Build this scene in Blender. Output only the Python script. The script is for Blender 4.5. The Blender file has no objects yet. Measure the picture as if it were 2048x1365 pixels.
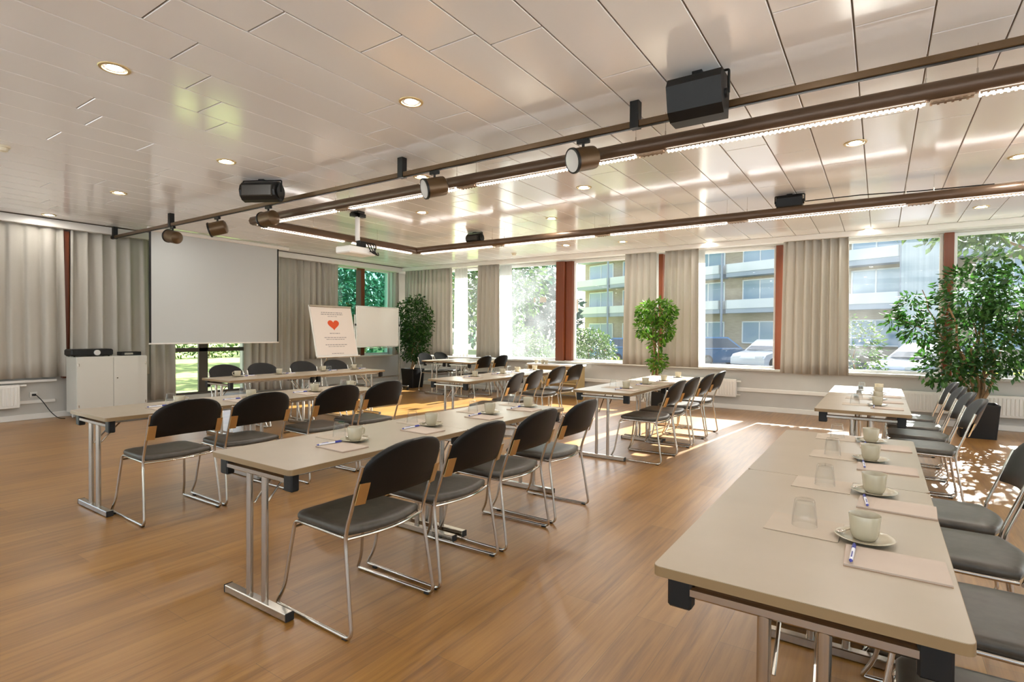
import bpy, math, random
from mathutils import Vector, Matrix

# ------------------------------------------------------------------ camera, world, sun, exposure
SC = bpy.context.scene
COL = SC.collection
CAM_H, F_PX, YAW, PITCH, ROLL = 1.36, 1091.4, 0.5932, -0.0158, 0.0079
cy, sy = math.cos(YAW), math.sin(YAW)
cp, sp = math.cos(PITCH), math.sin(PITCH)
cr, sr = math.cos(ROLL), math.sin(ROLL)
fw = Vector((-sy, cy, 0)); rt = Vector((cy, sy, 0)); up = Vector((0, 0, 1))
fw2 = fw * cp + up * sp; up2 = up * cp - fw * sp
rt3 = rt * cr + up2 * sr; up3 = up2 * cr - rt * sr
cam_d = bpy.data.cameras.new('camera')
cam_d.sensor_width = 36.0; cam_d.lens = F_PX / 2048 * 36.0
cam_d.clip_start = 0.05; cam_d.clip_end = 500
cam = bpy.data.objects.new('camera', cam_d); COL.objects.link(cam)
m = Matrix.Identity(4)
for i in range(3):
    m[i][0] = rt3[i]; m[i][1] = up3[i]; m[i][2] = -fw2[i]
m[0][3], m[1][3], m[2][3] = 0, 0, CAM_H
cam.matrix_world = m
SC.camera = cam

SC.cycles.max_bounces = 9
SC.cycles.glossy_bounces = 3
SC.view_settings.view_transform = 'Standard'
SC.view_settings.look = 'None'
SC.view_settings.exposure = 0.8
SC.view_settings.gamma = 1.0
SC.view_settings.use_curve_mapping = False

W = bpy.data.worlds.new('sky'); SC.world = W; W.use_nodes = True
nt = W.node_tree; nt.nodes.clear()
wo = nt.nodes.new('ShaderNodeOutputWorld'); bg = nt.nodes.new('ShaderNodeBackground')
sky = nt.nodes.new('ShaderNodeTexSky'); sky.sky_type = 'NISHITA'
sky.sun_disc = False; sky.sun_elevation = math.radians(34); sky.sun_rotation = math.radians(0)
sky.air_density = 1.0; sky.dust_density = 2.0; sky.ozone_density = 1.0
hs = nt.nodes.new('ShaderNodeHueSaturation'); hs.inputs['Saturation'].default_value = 0.6
nt.links.new(sky.outputs[0], hs.inputs['Color']); nt.links.new(hs.outputs[0], bg.inputs[0]); nt.links.new(bg.outputs[0], wo.inputs[0])
SKY = 0.275
bg.inputs[1].default_value = SKY

SUN_POWER = 22.0
sd = bpy.data.lights.new('sun', 'SUN'); sd.energy = SUN_POWER; sd.angle = 0.012; sd.color = (1.0, 0.97, 0.92)
so = bpy.data.objects.new('sun', sd); COL.objects.link(so)
sdir = Vector((-0.12, -1.0, -0.58)).normalized()
so.rotation_euler = sdir.to_track_quat('-Z', 'Y').to_euler()
so.location = (2, 30, 20)

DOWNLIGHT_EMIT = 215.0
TUBE_EMIT = 23.0

XL, YW, ZC = -10.5, 10.46, 3.0
XR, YB = 6.0, -4.0
SILL, HEAD = 0.74, 2.91
RND = random.Random(7)

# ------------------------------------------------------------------ materials
def mat(name, col, rough=0.5, metal=0.0, spec=0.5, emit=None, estr=0.0, coat=0.0):
    M = bpy.data.materials.new(name); M.use_nodes = True
    b = M.node_tree.nodes['Principled BSDF']
    b.inputs['Base Color'].default_value = (*col, 1); b.inputs['Roughness'].default_value = rough
    b.inputs['Metallic'].default_value = metal; b.inputs['Specular IOR Level'].default_value = spec
    if coat: b.inputs['Coat Weight'].default_value = coat; b.inputs['Coat Roughness'].default_value = 0.1
    if emit:
        b.inputs['Emission Color'].default_value = (*emit, 1); b.inputs['Emission Strength'].default_value = estr
    return M

def noise_mat(name, c1, c2, scale=(8, 8, 8), rough=0.5, detail=4, bump=0.0, spec=0.5, metal=0.0, obj=True, rr=None):
    M = mat(name, c1, rough, metal, spec); t = M.node_tree; b = t.nodes['Principled BSDF']
    tc = t.nodes.new('ShaderNodeTexCoord'); mp = t.nodes.new('ShaderNodeMapping'); mp.inputs['Scale'].default_value = scale
    nz = t.nodes.new('ShaderNodeTexNoise'); nz.inputs['Scale'].default_value = 1.0; nz.inputs['Detail'].default_value = detail
    rp = t.nodes.new('ShaderNodeValToRGB')
    rp.color_ramp.elements[0].color = (*c1, 1); rp.color_ramp.elements[1].color = (*c2, 1)
    rp.color_ramp.elements[0].position = 0.3; rp.color_ramp.elements[1].position = 0.7
    t.links.new(tc.outputs['Object'], mp.inputs[0]); t.links.new(mp.outputs[0], nz.inputs['Vector'])
    t.links.new(nz.outputs['Fac'], rp.inputs[0]); t.links.new(rp.outputs[0], b.inputs['Base Color'])
    if bump:
        bp = t.nodes.new('ShaderNodeBump'); bp.inputs['Strength'].default_value = bump; bp.inputs['Distance'].default_value = 0.01
        t.links.new(nz.outputs['Fac'], bp.inputs['Height']); t.links.new(bp.outputs[0], b.inputs['Normal'])
    return M

def glass_mat(name, tint=(1, 1, 1), refl=0.6, rough=0.0, base=0.02, glare=0.0):
    M = bpy.data.materials.new(name); M.use_nodes = True; t = M.node_tree; t.nodes.clear()
    o = t.nodes.new('ShaderNodeOutputMaterial'); tr = t.nodes.new('ShaderNodeBsdfTransparent'); gl = t.nodes.new('ShaderNodeBsdfGlossy')
    mx = t.nodes.new('ShaderNodeMixShader'); lw = t.nodes.new('ShaderNodeLayerWeight'); lw.inputs[0].default_value = 0.5; fr = t.nodes.new('ShaderNodeMath'); fr.operation = 'POWER'; fr.inputs[1].default_value = 4.0; mu = t.nodes.new('ShaderNodeMath'); mu.operation = 'MULTIPLY_ADD'
    tr.inputs[0].default_value = (*tint, 1); gl.inputs['Roughness'].default_value = rough
    mu.inputs[1].default_value = refl; mu.inputs[2].default_value = base; t.links.new(lw.outputs['Facing'], fr.inputs[0])
    t.links.new(fr.outputs[0], mu.inputs[0]); t.links.new(mu.outputs[0], mx.inputs[0])
    t.links.new(tr.outputs[0], mx.inputs[1]); t.links.new(gl.outputs[0], mx.inputs[2]); sh = mx.outputs[0]
    if glare:  # translucent mix that paints reflection haze onto the pane
        tl = t.nodes.new('ShaderNodeBsdfTranslucent'); m2 = t.nodes.new('ShaderNodeMixShader')
        tc = t.nodes.new('ShaderNodeTexCoord'); nz = t.nodes.new('ShaderNodeTexNoise'); nz.inputs['Scale'].default_value = 1.7; nz.inputs['Detail'].default_value = 5
        ml = t.nodes.new('ShaderNodeMapRange'); ml.inputs[1].default_value = .3; ml.inputs[2].default_value = .75; ml.inputs[3].default_value = glare * .3; ml.inputs[4].default_value = glare * 1.7
        t.links.new(tc.outputs['Object'], nz.inputs['Vector']); t.links.new(nz.outputs['Fac'], ml.inputs[0]); t.links.new(ml.outputs[0], m2.inputs[0])
        t.links.new(sh, m2.inputs[1]); t.links.new(tl.outputs[0], m2.inputs[2]); sh = m2.outputs[0]
    t.links.new(sh, o.inputs[0])
    return M

def cloth_mat(name, c1, c2, trans=0.25):
    M = bpy.data.materials.new(name); M.use_nodes = True; t = M.node_tree; t.nodes.clear()
    o = t.nodes.new('ShaderNodeOutputMaterial'); d = t.nodes.new('ShaderNodeBsdfDiffuse'); tl = t.nodes.new('ShaderNodeBsdfTranslucent')
    mx = t.nodes.new('ShaderNodeMixShader'); mx.inputs[0].default_value = trans
    tc = t.nodes.new('ShaderNodeTexCoord'); mp = t.nodes.new('ShaderNodeMapping'); mp.inputs['Scale'].default_value = (400, 400, 60)
    nz = t.nodes.new('ShaderNodeTexNoise'); nz.inputs['Scale'].default_value = 1.0
    rp = t.nodes.new('ShaderNodeValToRGB'); rp.color_ramp.elements[0].color = (*c1, 1); rp.color_ramp.elements[1].color = (*c2, 1)
    t.links.new(tc.outputs['Object'], mp.inputs[0]); t.links.new(mp.outputs[0], nz.inputs['Vector']); t.links.new(nz.outputs['Fac'], rp.inputs[0])
    t.links.new(rp.outputs[0], d.inputs[0]); t.links.new(rp.outputs[0], tl.inputs[0])
    t.links.new(d.outputs[0], mx.inputs[1]); t.links.new(tl.outputs[0], mx.inputs[2]); t.links.new(mx.outputs[0], o.inputs[0])
    return M

def leaf_mat(name, c1, c2, trans=0.3):
    M = bpy.data.materials.new(name); M.use_nodes = True; t = M.node_tree; t.nodes.clear()
    o = t.nodes.new('ShaderNodeOutputMaterial'); d = t.nodes.new('ShaderNodeBsdfPrincipled'); tl = t.nodes.new('ShaderNodeBsdfTranslucent')
    d.inputs['Roughness'].default_value = 0.4
    mx = t.nodes.new('ShaderNodeMixShader'); mx.inputs[0].default_value = trans
    g = t.nodes.new('ShaderNodeNewGeometry')
    rp = t.nodes.new('ShaderNodeValToRGB'); rp.color_ramp.elements[0].color = (*c1, 1); rp.color_ramp.elements[1].color = (*c2, 1)
    t.links.new(g.outputs['Random Per Island'], rp.inputs[0])
    t.links.new(rp.outputs[0], d.inputs['Base Color']); t.links.new(rp.outputs[0], tl.inputs[0])
    t.links.new(d.outputs[0], mx.inputs[1]); t.links.new(tl.outputs[0], mx.inputs[2]); t.links.new(mx.outputs[0], o.inputs[0])
    return M

def floor_material():
    M = mat('oak_laminate', (0.4, 0.25, 0.13), 0.34, spec=0.55, coat=0.35); M.node_tree.nodes['Principled BSDF'].inputs['Coat Roughness'].default_value = 0.34; t = M.node_tree; b = t.nodes['Principled BSDF']; L = t.links.new
    tc = t.nodes.new('ShaderNodeTexCoord')
    # planks run along Y: swap so that brick rows follow Y
    mp = t.nodes.new('ShaderNodeMapping'); mp.inputs['Rotation'].default_value = (0, 0, math.pi / 2)
    br = t.nodes.new('ShaderNodeTexBrick'); br.inputs['Scale'].default_value = 1.0
    br.inputs['Brick Width'].default_value = 1.25; br.inputs['Row Height'].default_value = 0.19
    br.inputs['Mortar Size'].default_value = 0.0012; br.inputs['Color1'].default_value = (0, 0, 0, 1); br.inputs['Color2'].default_value = (1, 1, 1, 1)
    br.inputs['Mortar'].default_value = (0.3, 0.3, 0.3, 1); br.offset = 0.37
    L(tc.outputs['Object'], mp.inputs[0]); L(mp.outputs[0], br.inputs['Vector'])
    m2 = t.nodes.new('ShaderNodeMapping'); m2.inputs['Scale'].default_value = (26, 1.3, 1)
    n1 = t.nodes.new('ShaderNodeTexNoise'); n1.inputs['Scale'].default_value = 1.0; n1.inputs['Detail'].default_value = 6; n1.inputs['Roughness'].default_value = 0.6
    L(tc.outputs['Object'], m2.inputs[0]); L(m2.outputs[0], n1.inputs['Vector'])
    m3 = t.nodes.new('ShaderNodeMapping'); m3.inputs['Scale'].default_value = (110, 4.5, 1)
    n2 = t.nodes.new('ShaderNodeTexNoise'); n2.inputs['Scale'].default_value = 1.0; n2.inputs['Detail'].default_value = 3
    L(tc.outputs['Object'], m3.inputs[0]); L(m3.outputs[0], n2.inputs['Vector'])
    a1 = t.nodes.new('ShaderNodeMath'); a1.operation = 'MULTIPLY_ADD'; a1.inputs[1].default_value = 0.18; L(br.outputs['Color'], a1.inputs[0])
    a2 = t.nodes.new('ShaderNodeMath'); a2.operation = 'MULTIPLY_ADD'; a2.inputs[1].default_value = 0.90; a2.inputs[2].default_value = -0.15; L(n1.outputs['Fac'], a2.inputs[0]); L(a2.outputs[0], a1.inputs[2])
    a3 = t.nodes.new('ShaderNodeMath'); a3.operation = 'MULTIPLY_ADD'; a3.inputs[1].default_value = 0.24; L(n2.outputs['Fac'], a3.inputs[0]); L(a1.outputs[0], a3.inputs[2])
    rp = t.nodes.new('ShaderNodeValToRGB')
    e = rp.color_ramp.elements
    e[0].position = 0.25; e[0].color = FLOOR_C[0]; e[1].position = 0.85; e[1].color = FLOOR_C[2]
    k = e.new(0.52); k.color = FLOOR_C[1]
    L(a3.outputs[0], rp.inputs[0])
    mm = t.nodes.new('ShaderNodeMix'); mm.data_type = 'RGBA'; mm.inputs['B'].default_value = (0.10, 0.055, 0.025, 1)
    fm = t.nodes.new('ShaderNodeMath'); fm.operation = 'MULTIPLY'; fm.inputs[1].default_value = 0.6
    L(br.outputs['Fac'], fm.inputs[0]); L(fm.outputs[0], mm.inputs['Factor']); L(rp.outputs[0], mm.inputs['A']); L(mm.outputs['Result'], b.inputs['Base Color'])
    bp = t.nodes.new('ShaderNodeBump'); bp.inputs['Strength'].default_value = 0.05; bp.inputs['Distance'].default_value = 0.004
    L(n2.outputs['Fac'], bp.inputs['Height']); L(bp.outputs[0], b.inputs['Normal'])
    return M
FLOOR_C = ((0.150, 0.062, 0.011, 1), (0.295, 0.137, 0.027, 1), (0.405, 0.212, 0.052, 1))

M = {}
M['floor'] = floor_material()
M['ceiling'] = noise_mat('satin_ceiling_panel', (0.875, 0.87, 0.865), (0.895, 0.89, 0.885), (1.5, 0.4, 1), 0.13, 2, spec=0.6)
M['groove'] = mat('ceiling_groove', (0.30, 0.26, 0.21), 0.7)
M['wall'] = noise_mat('cream_wall', (0.52, 0.50, 0.46), (0.56, 0.54, 0.50), (3, 3, 3), 0.55)
M['sill'] = mat('window_sill', (0.50, 0.48, 0.44), 0.5)
M['trim'] = mat('white_trim', (0.80, 0.77, 0.72), 0.4)
M['redpost'] = noise_mat('red_post_paint', (0.14, 0.028, 0.005), (0.175, 0.040, 0.008), (40, 40, 1.5), 0.4)
M['darkframe'] = mat('dark_frame', (0.06, 0.05, 0.04), 0.4)
M['whiteframe'] = mat('white_frame', (0.85, 0.85, 0.83), 0.4)
M['pane'] = glass_mat('window_glass', (0.97, 0.985, 0.98), 0.5, glare=.004)
M['pane_glare'] = glass_mat('glare_window_glass', (0.96, 0.985, 0.985), 0.5, glare=.015)
M['pane_glare_strong'] = glass_mat('strong_glare_window_glass', (0.90, 0.95, 0.96), 0.5, glare=.035)
M['pane_teal'] = glass_mat('tinted_glass', (0.55, 0.80, 0.76), 0.6)
M['curtain'] = cloth_mat('greige_curtain', (0.52, 0.485, 0.425), (0.595, 0.555, 0.49), 0.15)
M['sheer'] = cloth_mat('white_lining', (0.85, 0.85, 0.83), (0.9, 0.9, 0.88), 0.55)
M['chrome'] = mat('chrome_tube', (0.62, 0.58, 0.52), 0.16, 1.0)
M['steel'] = mat('brushed_steel', (0.52, 0.48, 0.42), 0.22, 1.0)
M['bracket'] = mat('warm_bracket', (0.58, 0.38, 0.16), 0.3, 0.85)
M['leather'] = noise_mat('dark_vinyl', (0.050, 0.042, 0.031), (0.072, 0.060, 0.045), (30, 30, 30), 0.38, bump=0.03)
M['backpad'] = noise_mat('black_vinyl', (0.0035, 0.003, 0.0027), (0.006, 0.005, 0.0045), (30, 30, 30), 0.45, bump=0.03, spec=0.3)
M['black'] = mat('black_plastic', (0.006, 0.006, 0.006), 0.45, spec=0.35)
M['rubber'] = mat('black_rubber', (0.01, 0.01, 0.01), 0.6)
M['tabletop'] = noise_mat('cream_laminate', (0.385, 0.32, 0.238), (0.41, 0.342, 0.257), (6, 6, 6), 0.3)
M['edge'] = mat('beige_edge_band', (0.25, 0.16, 0.075), 0.4)
M['china'] = mat('cream_china', (0.46, 0.405, 0.29), 0.2, coat=0.3)
M['glass'] = glass_mat('tumbler_glass', (0.98, 0.985, 0.985), 0.8, base=.015)
M['paper'] = noise_mat('notepad_paper', (0.49, 0.395, 0.32), (0.515, 0.42, 0.34), (9, 9, 9), 0.6)
M['sheet'] = noise_mat('napkin_paper', (0.45, 0.37, 0.28), (0.475, 0.39, 0.30), (9, 9, 9), 0.6)
M['padboard'] = mat('notepad_backing', (0.42, 0.26, 0.17), 0.7)
M['penblue'] = mat('blue_pen_plastic', (0.03, 0.04, 0.30), 0.3)
M['penwhite'] = mat('white_pen_plastic', (0.75, 0.75, 0.80), 0.3)
M['brown'] = mat('brown_painted_metal', (0.10, 0.060, 0.036), 0.36, 0.3)
M['brown2'] = mat('bronze_metal', (0.11, 0.065, 0.03), 0.35, 0.5)
M['lens'] = mat('spot_glass', (0.62, 0.60, 0.58), 0.15)
M['lamp'] = mat('downlight_glow', (1, 0.9, 0.7), 0.5, emit=(1.0, 0.97, 0.90), estr=DOWNLIGHT_EMIT)
M['tubeglow'] = mat('tube_glow', (1, 1, 1), 0.5, emit=(1.0, 0.985, 0.96), estr=TUBE_EMIT)
M['reflector'] = mat('downlight_reflector', (0.85, 0.72, 0.45), 0.25, 0.6)
M['ringtrim'] = mat('downlight_trim', (0.60, 0.45, 0.22), 0.35, 0.4)
M['louvre'] = mat('louvre_metal', (0.35, 0.24, 0.16), 0.35, 0.7)
M['white'] = mat('white_plastic', (0.80, 0.78, 0.74), 0.35)
M['ivory'] = mat('ivory_plastic', (0.74, 0.68, 0.52), 0.4)
M['screen'] = mat('matte_screen', (0.54, 0.55, 0.535), 0.9, spec=0.1)
M['cabinet'] = mat('white_melamine', (0.62, 0.60, 0.54), 0.4)
M['board'] = mat('whiteboard_face', (0.80, 0.78, 0.73), 0.22)
M['flip'] = mat('flip_paper', (0.84, 0.76, 0.70), 0.7)
M['ink'] = mat('grey_ink', (0.30, 0.27, 0.27), 0.7)
M['heart'] = mat('red_ink', (0.75, 0.09, 0.015), 0.6)
M['soil'] = noise_mat('potting_soil', (0.03, 0.02, 0.012), (0.06, 0.04, 0.02), (40, 40, 40), 0.9)
M['bark'] = noise_mat('tan_bark', (0.22, 0.13, 0.06), (0.34, 0.22, 0.11), (30, 30, 8), 0.8, bump=0.3)
M['leaf_dark'] = leaf_mat('ficus_leaf_dark', (0.012, 0.05, 0.010), (0.06, 0.17, 0.025))
M['leaf_mid'] = leaf_mat('ficus_leaf_mid', (0.03, 0.13, 0.012), (0.22, 0.46, 0.04))
M['leaf_out'] = leaf_mat('outdoor_leaf', (0.024, 0.075, 0.012), (0.12, 0.20, 0.032), 0.25)
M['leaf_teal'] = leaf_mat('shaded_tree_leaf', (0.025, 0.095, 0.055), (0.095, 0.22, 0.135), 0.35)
M['leaf_yellow'] = leaf_mat('yellow_shrub_leaf', (0.28, 0.36, 0.05), (0.55, 0.60, 0.14), 0.4)
M['grass'] = noise_mat('lawn_grass', (0.20, 0.29, 0.06), (0.30, 0.37, 0.11), (3, 3, 3), 0.9, 6)
M['mulch'] = noise_mat('grey_mulch', (0.16, 0.155, 0.13), (0.22, 0.21, 0.18), (9, 9, 9), 0.9)
M['bounce_paving'] = noise_mat('pale_bounce_ground', (0.78, 0.80, 0.83), (0.84, 0.86, 0.89), (2, 2, 2), 0.85, 6)  # pale tone for the added ground that bounces sun indoors
M['asphalt'] = noise_mat('asphalt', (0.10, 0.105, 0.12), (0.14, 0.15, 0.165), (2, 2, 2), 0.85, 6)
M['brick'] = noise_mat('tan_brick', (0.44, 0.35, 0.25), (0.54, 0.44, 0.32), (2, 2, 12), 0.85)
M['parapet'] = mat('white_parapet', (0.86, 0.87, 0.88), 0.6)
M['slab'] = mat('blue_grey_slab', (0.42, 0.47, 0.55), 0.7)
M['cladding'] = noise_mat('pale_cladding', (0.42, 0.50, 0.54), (0.52, 0.60, 0.63), (9, 0.1, 0.1), 0.6)
M['bldglass'] = mat('blue_window_glass', (0.34, 0.46, 0.58), 0.1, spec=1.0)
M['carblue'] = mat('blue_car_paint', (0.10, 0.24, 0.42), 0.25, 0.3, coat=0.6)
M['carwhite'] = mat('white_car_paint', (0.75, 0.77, 0.80), 0.25, coat=0.6)
M['cargrey'] = mat('silver_car_paint', (0.45, 0.50, 0.56), 0.25, 0.5, coat=0.6)
M['carglass'] = mat('car_glass', (0.05, 0.07, 0.09), 0.06, spec=1.0)
M['taillight'] = mat('red_lamp', (0.6, 0.05, 0.05), 0.3)
M['sidepanel'] = mat('tan_panel', (0.50, 0.36, 0.16), 0.5)

# ------------------------------------------------------------------ mesh helpers
class MB:
    def __init__(s): s.v = []; s.f = []; s.mi = []; s.cur = 0
    def face(s, idx): s.f.append(idx); s.mi.append(s.cur)
    def box(s, lo, hi, c=0.0):
        x0, y0, z0 = lo; x1, y1, z1 = hi
        b = len(s.v)
        if c <= 0:
            s.v += [(x0, y0, z0), (x1, y0, z0), (x1, y1, z0), (x0, y1, z0), (x0, y0, z1), (x1, y0, z1), (x1, y1, z1), (x0, y1, z1)]
            for q in ((0, 3, 2, 1), (4, 5, 6, 7), (0, 1, 5, 4), (1, 2, 6, 5), (2, 3, 7, 6), (3, 0, 4, 7)):
                s.face([b + i for i in q])
            return
        c = min(c, (x1 - x0) * .49, (y1 - y0) * .49, (z1 - z0) * .49)
        # chamfered box: 3 verts per corner
        idx = {}
        for i, x in enumerate((x0, x1)):
            for j, y in enumerate((y0, y1)):
                for k, z in enumerate((z0, z1)):
                    ix = x + c if i == 0 else x - c; iy = y + c if j == 0 else y - c; iz = z + c if k == 0 else z - c
                    idx[(i, j, k)] = len(s.v)
                    s.v += [(x, iy, iz), (ix, y, iz), (ix, iy, z)]
        def V(i, j, k, a): return idx[(i, j, k)] + a
        for i in (0, 1):
            q = [V(i, 0, 0, 0), V(i, 1, 0, 0), V(i, 1, 1, 0), V(i, 0, 1, 0)]; s.face(q if i else q[::-1])
            q = [V(0, i, 0, 1), V(0, i, 1, 1), V(1, i, 1, 1), V(1, i, 0, 1)]; s.face(q if i else q[::-1])
            q = [V(0, 0, i, 2), V(1, 0, i, 2), V(1, 1, i, 2), V(0, 1, i, 2)]; s.face(q if i else q[::-1])
        for i in (0, 1):
            for j in (0, 1):
                f1 = (i + j) % 2 == 0
                q = [V(i, j, 0, 0), V(i, j, 1, 0), V(i, j, 1, 1), V(i, j, 0, 1)]; s.face(q if f1 else q[::-1])
                q = [V(i, 0, j, 0), V(i, 0, j, 2), V(i, 1, j, 2), V(i, 1, j, 0)]; s.face(q if f1 else q[::-1])
                q = [V(0, i, j, 1), V(1, i, j, 1), V(1, i, j, 2), V(0, i, j, 2)]; s.face(q if f1 else q[::-1])
        for i in (0, 1):
            for j in (0, 1):
                for k in (0, 1):
                    q = [V(i, j, k, 0), V(i, j, k, 1), V(i, j, k, 2)]; s.face(q if (i + j + k) % 2 else q[::-1])
    def cbox(s, c, d, ch=0.0):
        s.box((c[0] - d[0] / 2, c[1] - d[1] / 2, c[2] - d[2] / 2), (c[0] + d[0] / 2, c[1] + d[1] / 2, c[2] + d[2] / 2), ch)
    def tube(s, pts, r, n=8, caps=True, radii=None):
        pts = [Vector(p) for p in pts]
        N = len(pts); b = len(s.v)
        tg = []
        for i in range(N):
            a = pts[max(i - 1, 0)]; c = pts[min(i + 1, N - 1)]
            tg.append((c - a).normalized())
        ref = Vector((0, 0, 1)) if abs(tg[0].z) < 0.9 else Vector((1, 0, 0))
        u = tg[0].cross(ref).normalized()
        for i in range(N):
            u = (u - tg[i] * u.dot(tg[i])).normalized(); w = tg[i].cross(u)
            rr = radii[i] if radii else r
            for k in range(n):
                a = 2 * math.pi * k / n
                s.v.append(tuple(pts[i] + (u * math.cos(a) + w * math.sin(a)) * rr))
        for i in range(N - 1):
            for k in range(n):
                k2 = (k + 1) % n
                s.face([b + i * n + k, b + i * n + k2, b + (i + 1) * n + k2, b + (i + 1) * n + k])
        if caps:
            s.face([b + k for k in range(n)][::-1]); s.face([b + (N - 1) * n + k for k in range(n)])
    def lathe(s, prof, n=24, c=(0, 0, 0), axis='z', capa=False, capb=False):
        b = len(s.v)
        for (r, z) in prof:
            for k in range(n):
                a = 2 * math.pi * k / n; x, y = r * math.cos(a), r * math.sin(a)
                p = (x, y, z) if axis == 'z' else ((z, x, y) if axis == 'x' else (y, z, x))
                s.v.append((p[0] + c[0], p[1] + c[1], p[2] + c[2]))
        for i in range(len(prof) - 1):
            for k in range(n):
                k2 = (k + 1) % n
                s.face([b + i * n + k, b + i * n + k2, b + (i + 1) * n + k2, b + (i + 1) * n + k])
        if capa: s.face([b + k for k in range(n)][::-1])
        if capb: s.face([b + (len(prof) - 1) * n + k for k in range(n)])
    def prism(s, out, z0, z1, c=0.0):
        """outline (x, y) counter-clockwise extruded in z, optional small top/bottom chamfer"""
        n = len(out); b = len(s.v)
        cx = sum(p[0] for p in out) / n; cyy = sum(p[1] for p in out) / n
        def ring(z, k):
            for (x, y) in out:
                d = math.hypot(x - cx, y - cyy); f = (d - k) / d if d else 1
                s.v.append((cx + (x - cx) * f, cyy + (y - cyy) * f, z))
        rings = [(z0, c), (z0 + c, 0), (z1 - c, 0), (z1, c)] if c else [(z0, 0), (z1, 0)]
        for z, k in rings: ring(z, k)
        for i in range(len(rings) - 1):
            for k in range(n):
                k2 = (k + 1) % n
                s.face([b + i * n + k, b + i * n + k2, b + (i + 1) * n + k2, b + (i + 1) * n + k])
        s.face([b + k for k in range(n)][::-1]); s.face([b + (len(rings) - 1) * n + k for k in range(n)])
    def quad(s, a, b_, c, d):
        b = len(s.v); s.v += [tuple(a), tuple(b_), tuple(c), tuple(d)]; s.face([b, b + 1, b + 2, b + 3])
    def xf(s, mtx, start=0):
        for i in range(start, len(s.v)): s.v[i] = tuple(mtx @ Vector(s.v[i]))
    def build(s, name, mats, parent=None, loc=None, rotz=0.0, smooth=40):
        me = bpy.data.meshes.new(name); me.from_pydata(s.v, [], s.f)
        for mm in (mats if isinstance(mats, (list, tuple)) else [mats]): me.materials.append(mm)
        if any(s.mi): me.polygons.foreach_set('material_index', s.mi)
        me.update()
        if smooth:
            me.shade_smooth(); me.set_sharp_from_angle(angle=math.radians(smooth))
        o = bpy.data.objects.new(name, me); COL.objects.link(o)
        if parent: o.parent = parent
        if loc: o.location = loc
        if rotz: o.rotation_euler = (0, 0, rotz)
        return o

def empty(name, loc=(0, 0, 0), rotz=0.0):
    o = bpy.data.objects.new(name, None); COL.objects.link(o); o.location = loc; o.rotation_euler = (0, 0, rotz); o.empty_display_size = 0.1
    return o
def tag(o, label, cat, group=None):
    o['label'] = label; o['category'] = cat
    if group: o['group'] = group
    return o
def struct(o): o['kind'] = 'structure'; return o
def copy_tree(src, loc=None, rotz=None, parent=None):
    c = src.copy(); COL.objects.link(c)
    if parent: c.parent = parent
    if loc is not None: c.location = loc
    if rotz is not None: c.rotation_euler = (0, 0, rotz)
    for ch in list(src.children): copy_tree(ch, parent=c)
    return c
def fillet(pts, rads, n=5):
    pts = [Vector(p) for p in pts]; out = [pts[0]]
    for i in range(1, len(pts) - 1):
        p, a, b = pts[i], pts[i - 1], pts[i + 1]; r = rads[i - 1]
        if r <= 0: out.append(p); continue
        d1 = (a - p); d2 = (b - p); r = min(r, d1.length * .48, d2.length * .48)
        s0 = p + d1.normalized() * r; s1 = p + d2.normalized() * r
        for k in range(n + 1):
            t = k / n; out.append(s0 * (1 - t) ** 2 + p * 2 * t * (1 - t) + s1 * t * t)
    out.append(pts[-1]); return out
def rrect(x0, y0, x1, y1, r, n=5):
    o = []
    for cx, cyy, a0 in ((x1 - r, y0 + r, -90), (x1 - r, y1 - r, 0), (x0 + r, y1 - r, 90), (x0 + r, y0 + r, 180)):
        for k in range(n + 1):
            a = math.radians(a0 + 90 * k / n); o.append((cx + r * math.cos(a), cyy + r * math.sin(a)))
    return o
ORD = ['first', 'second', 'third', 'fourth']

# ------------------------------------------------------------------ room shell
b = MB(); b.box((XL - .3, YB - .3, -.25), (XR + .3, YW + .3, 0)); struct(b.build('floor', M['floor'], smooth=0))

def ceiling():
    b = MB(); b.cur = 1
    b.box((XL - .3, YB - .3, ZC + .012), (XR + .3, YW + .3, ZC + .25)); b.cur = 0
    pw, g = 0.3462, 0.004
    offs = {-2: .38, -1: 4.94, 0: 3.62, 1: 3.07, 2: 5.49, 3: 5.14, 4: 3.25, 5: 2.53, 6: 2.39, 7: 2.18, 8: 1.69, 9: 1.31, 10: 1.60, 11: 1.85, 12: 2.10, 13: 2.33}
    x_edge = lambda k: 0.552 - k * pw
    k = -16
    while x_edge(k + 1) > XL:
        hi, lo = min(x_edge(k), XR), max(x_edge(k + 1), XL)
        o = offs.get(k - 1 if False else k, None)
        o = {  # joint positions read plank by plank
            0: 5.25, 1: 4.94, 2: 3.07, 3: 5.49, 4: 5.14, 5: 3.25, 6: 2.53, 7: 2.39, 8: 2.18, 9: 1.69, 10: 1.31, 11: 1.60, 12: 1.85, 13: 2.10, 14: 2.33}.get(k)
        if o is None: o = random.Random(k * 13 + 5).uniform(0, 1.52)
        L = 1.50
        y = o - L * math.ceil((o - YB) / L)
        while y < YW:
            a, c = max(y, YB), min(y + L, YW)
            if c - a > .05 and hi - lo > .05: b.box((lo + g, a + g, ZC), (hi - g, c - g, ZC + .0125), .003)
            y += L
        k += 1
    return struct(b.build('ceiling', [M['ceiling'], M['groove']], smooth=0))
ceiling()

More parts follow.
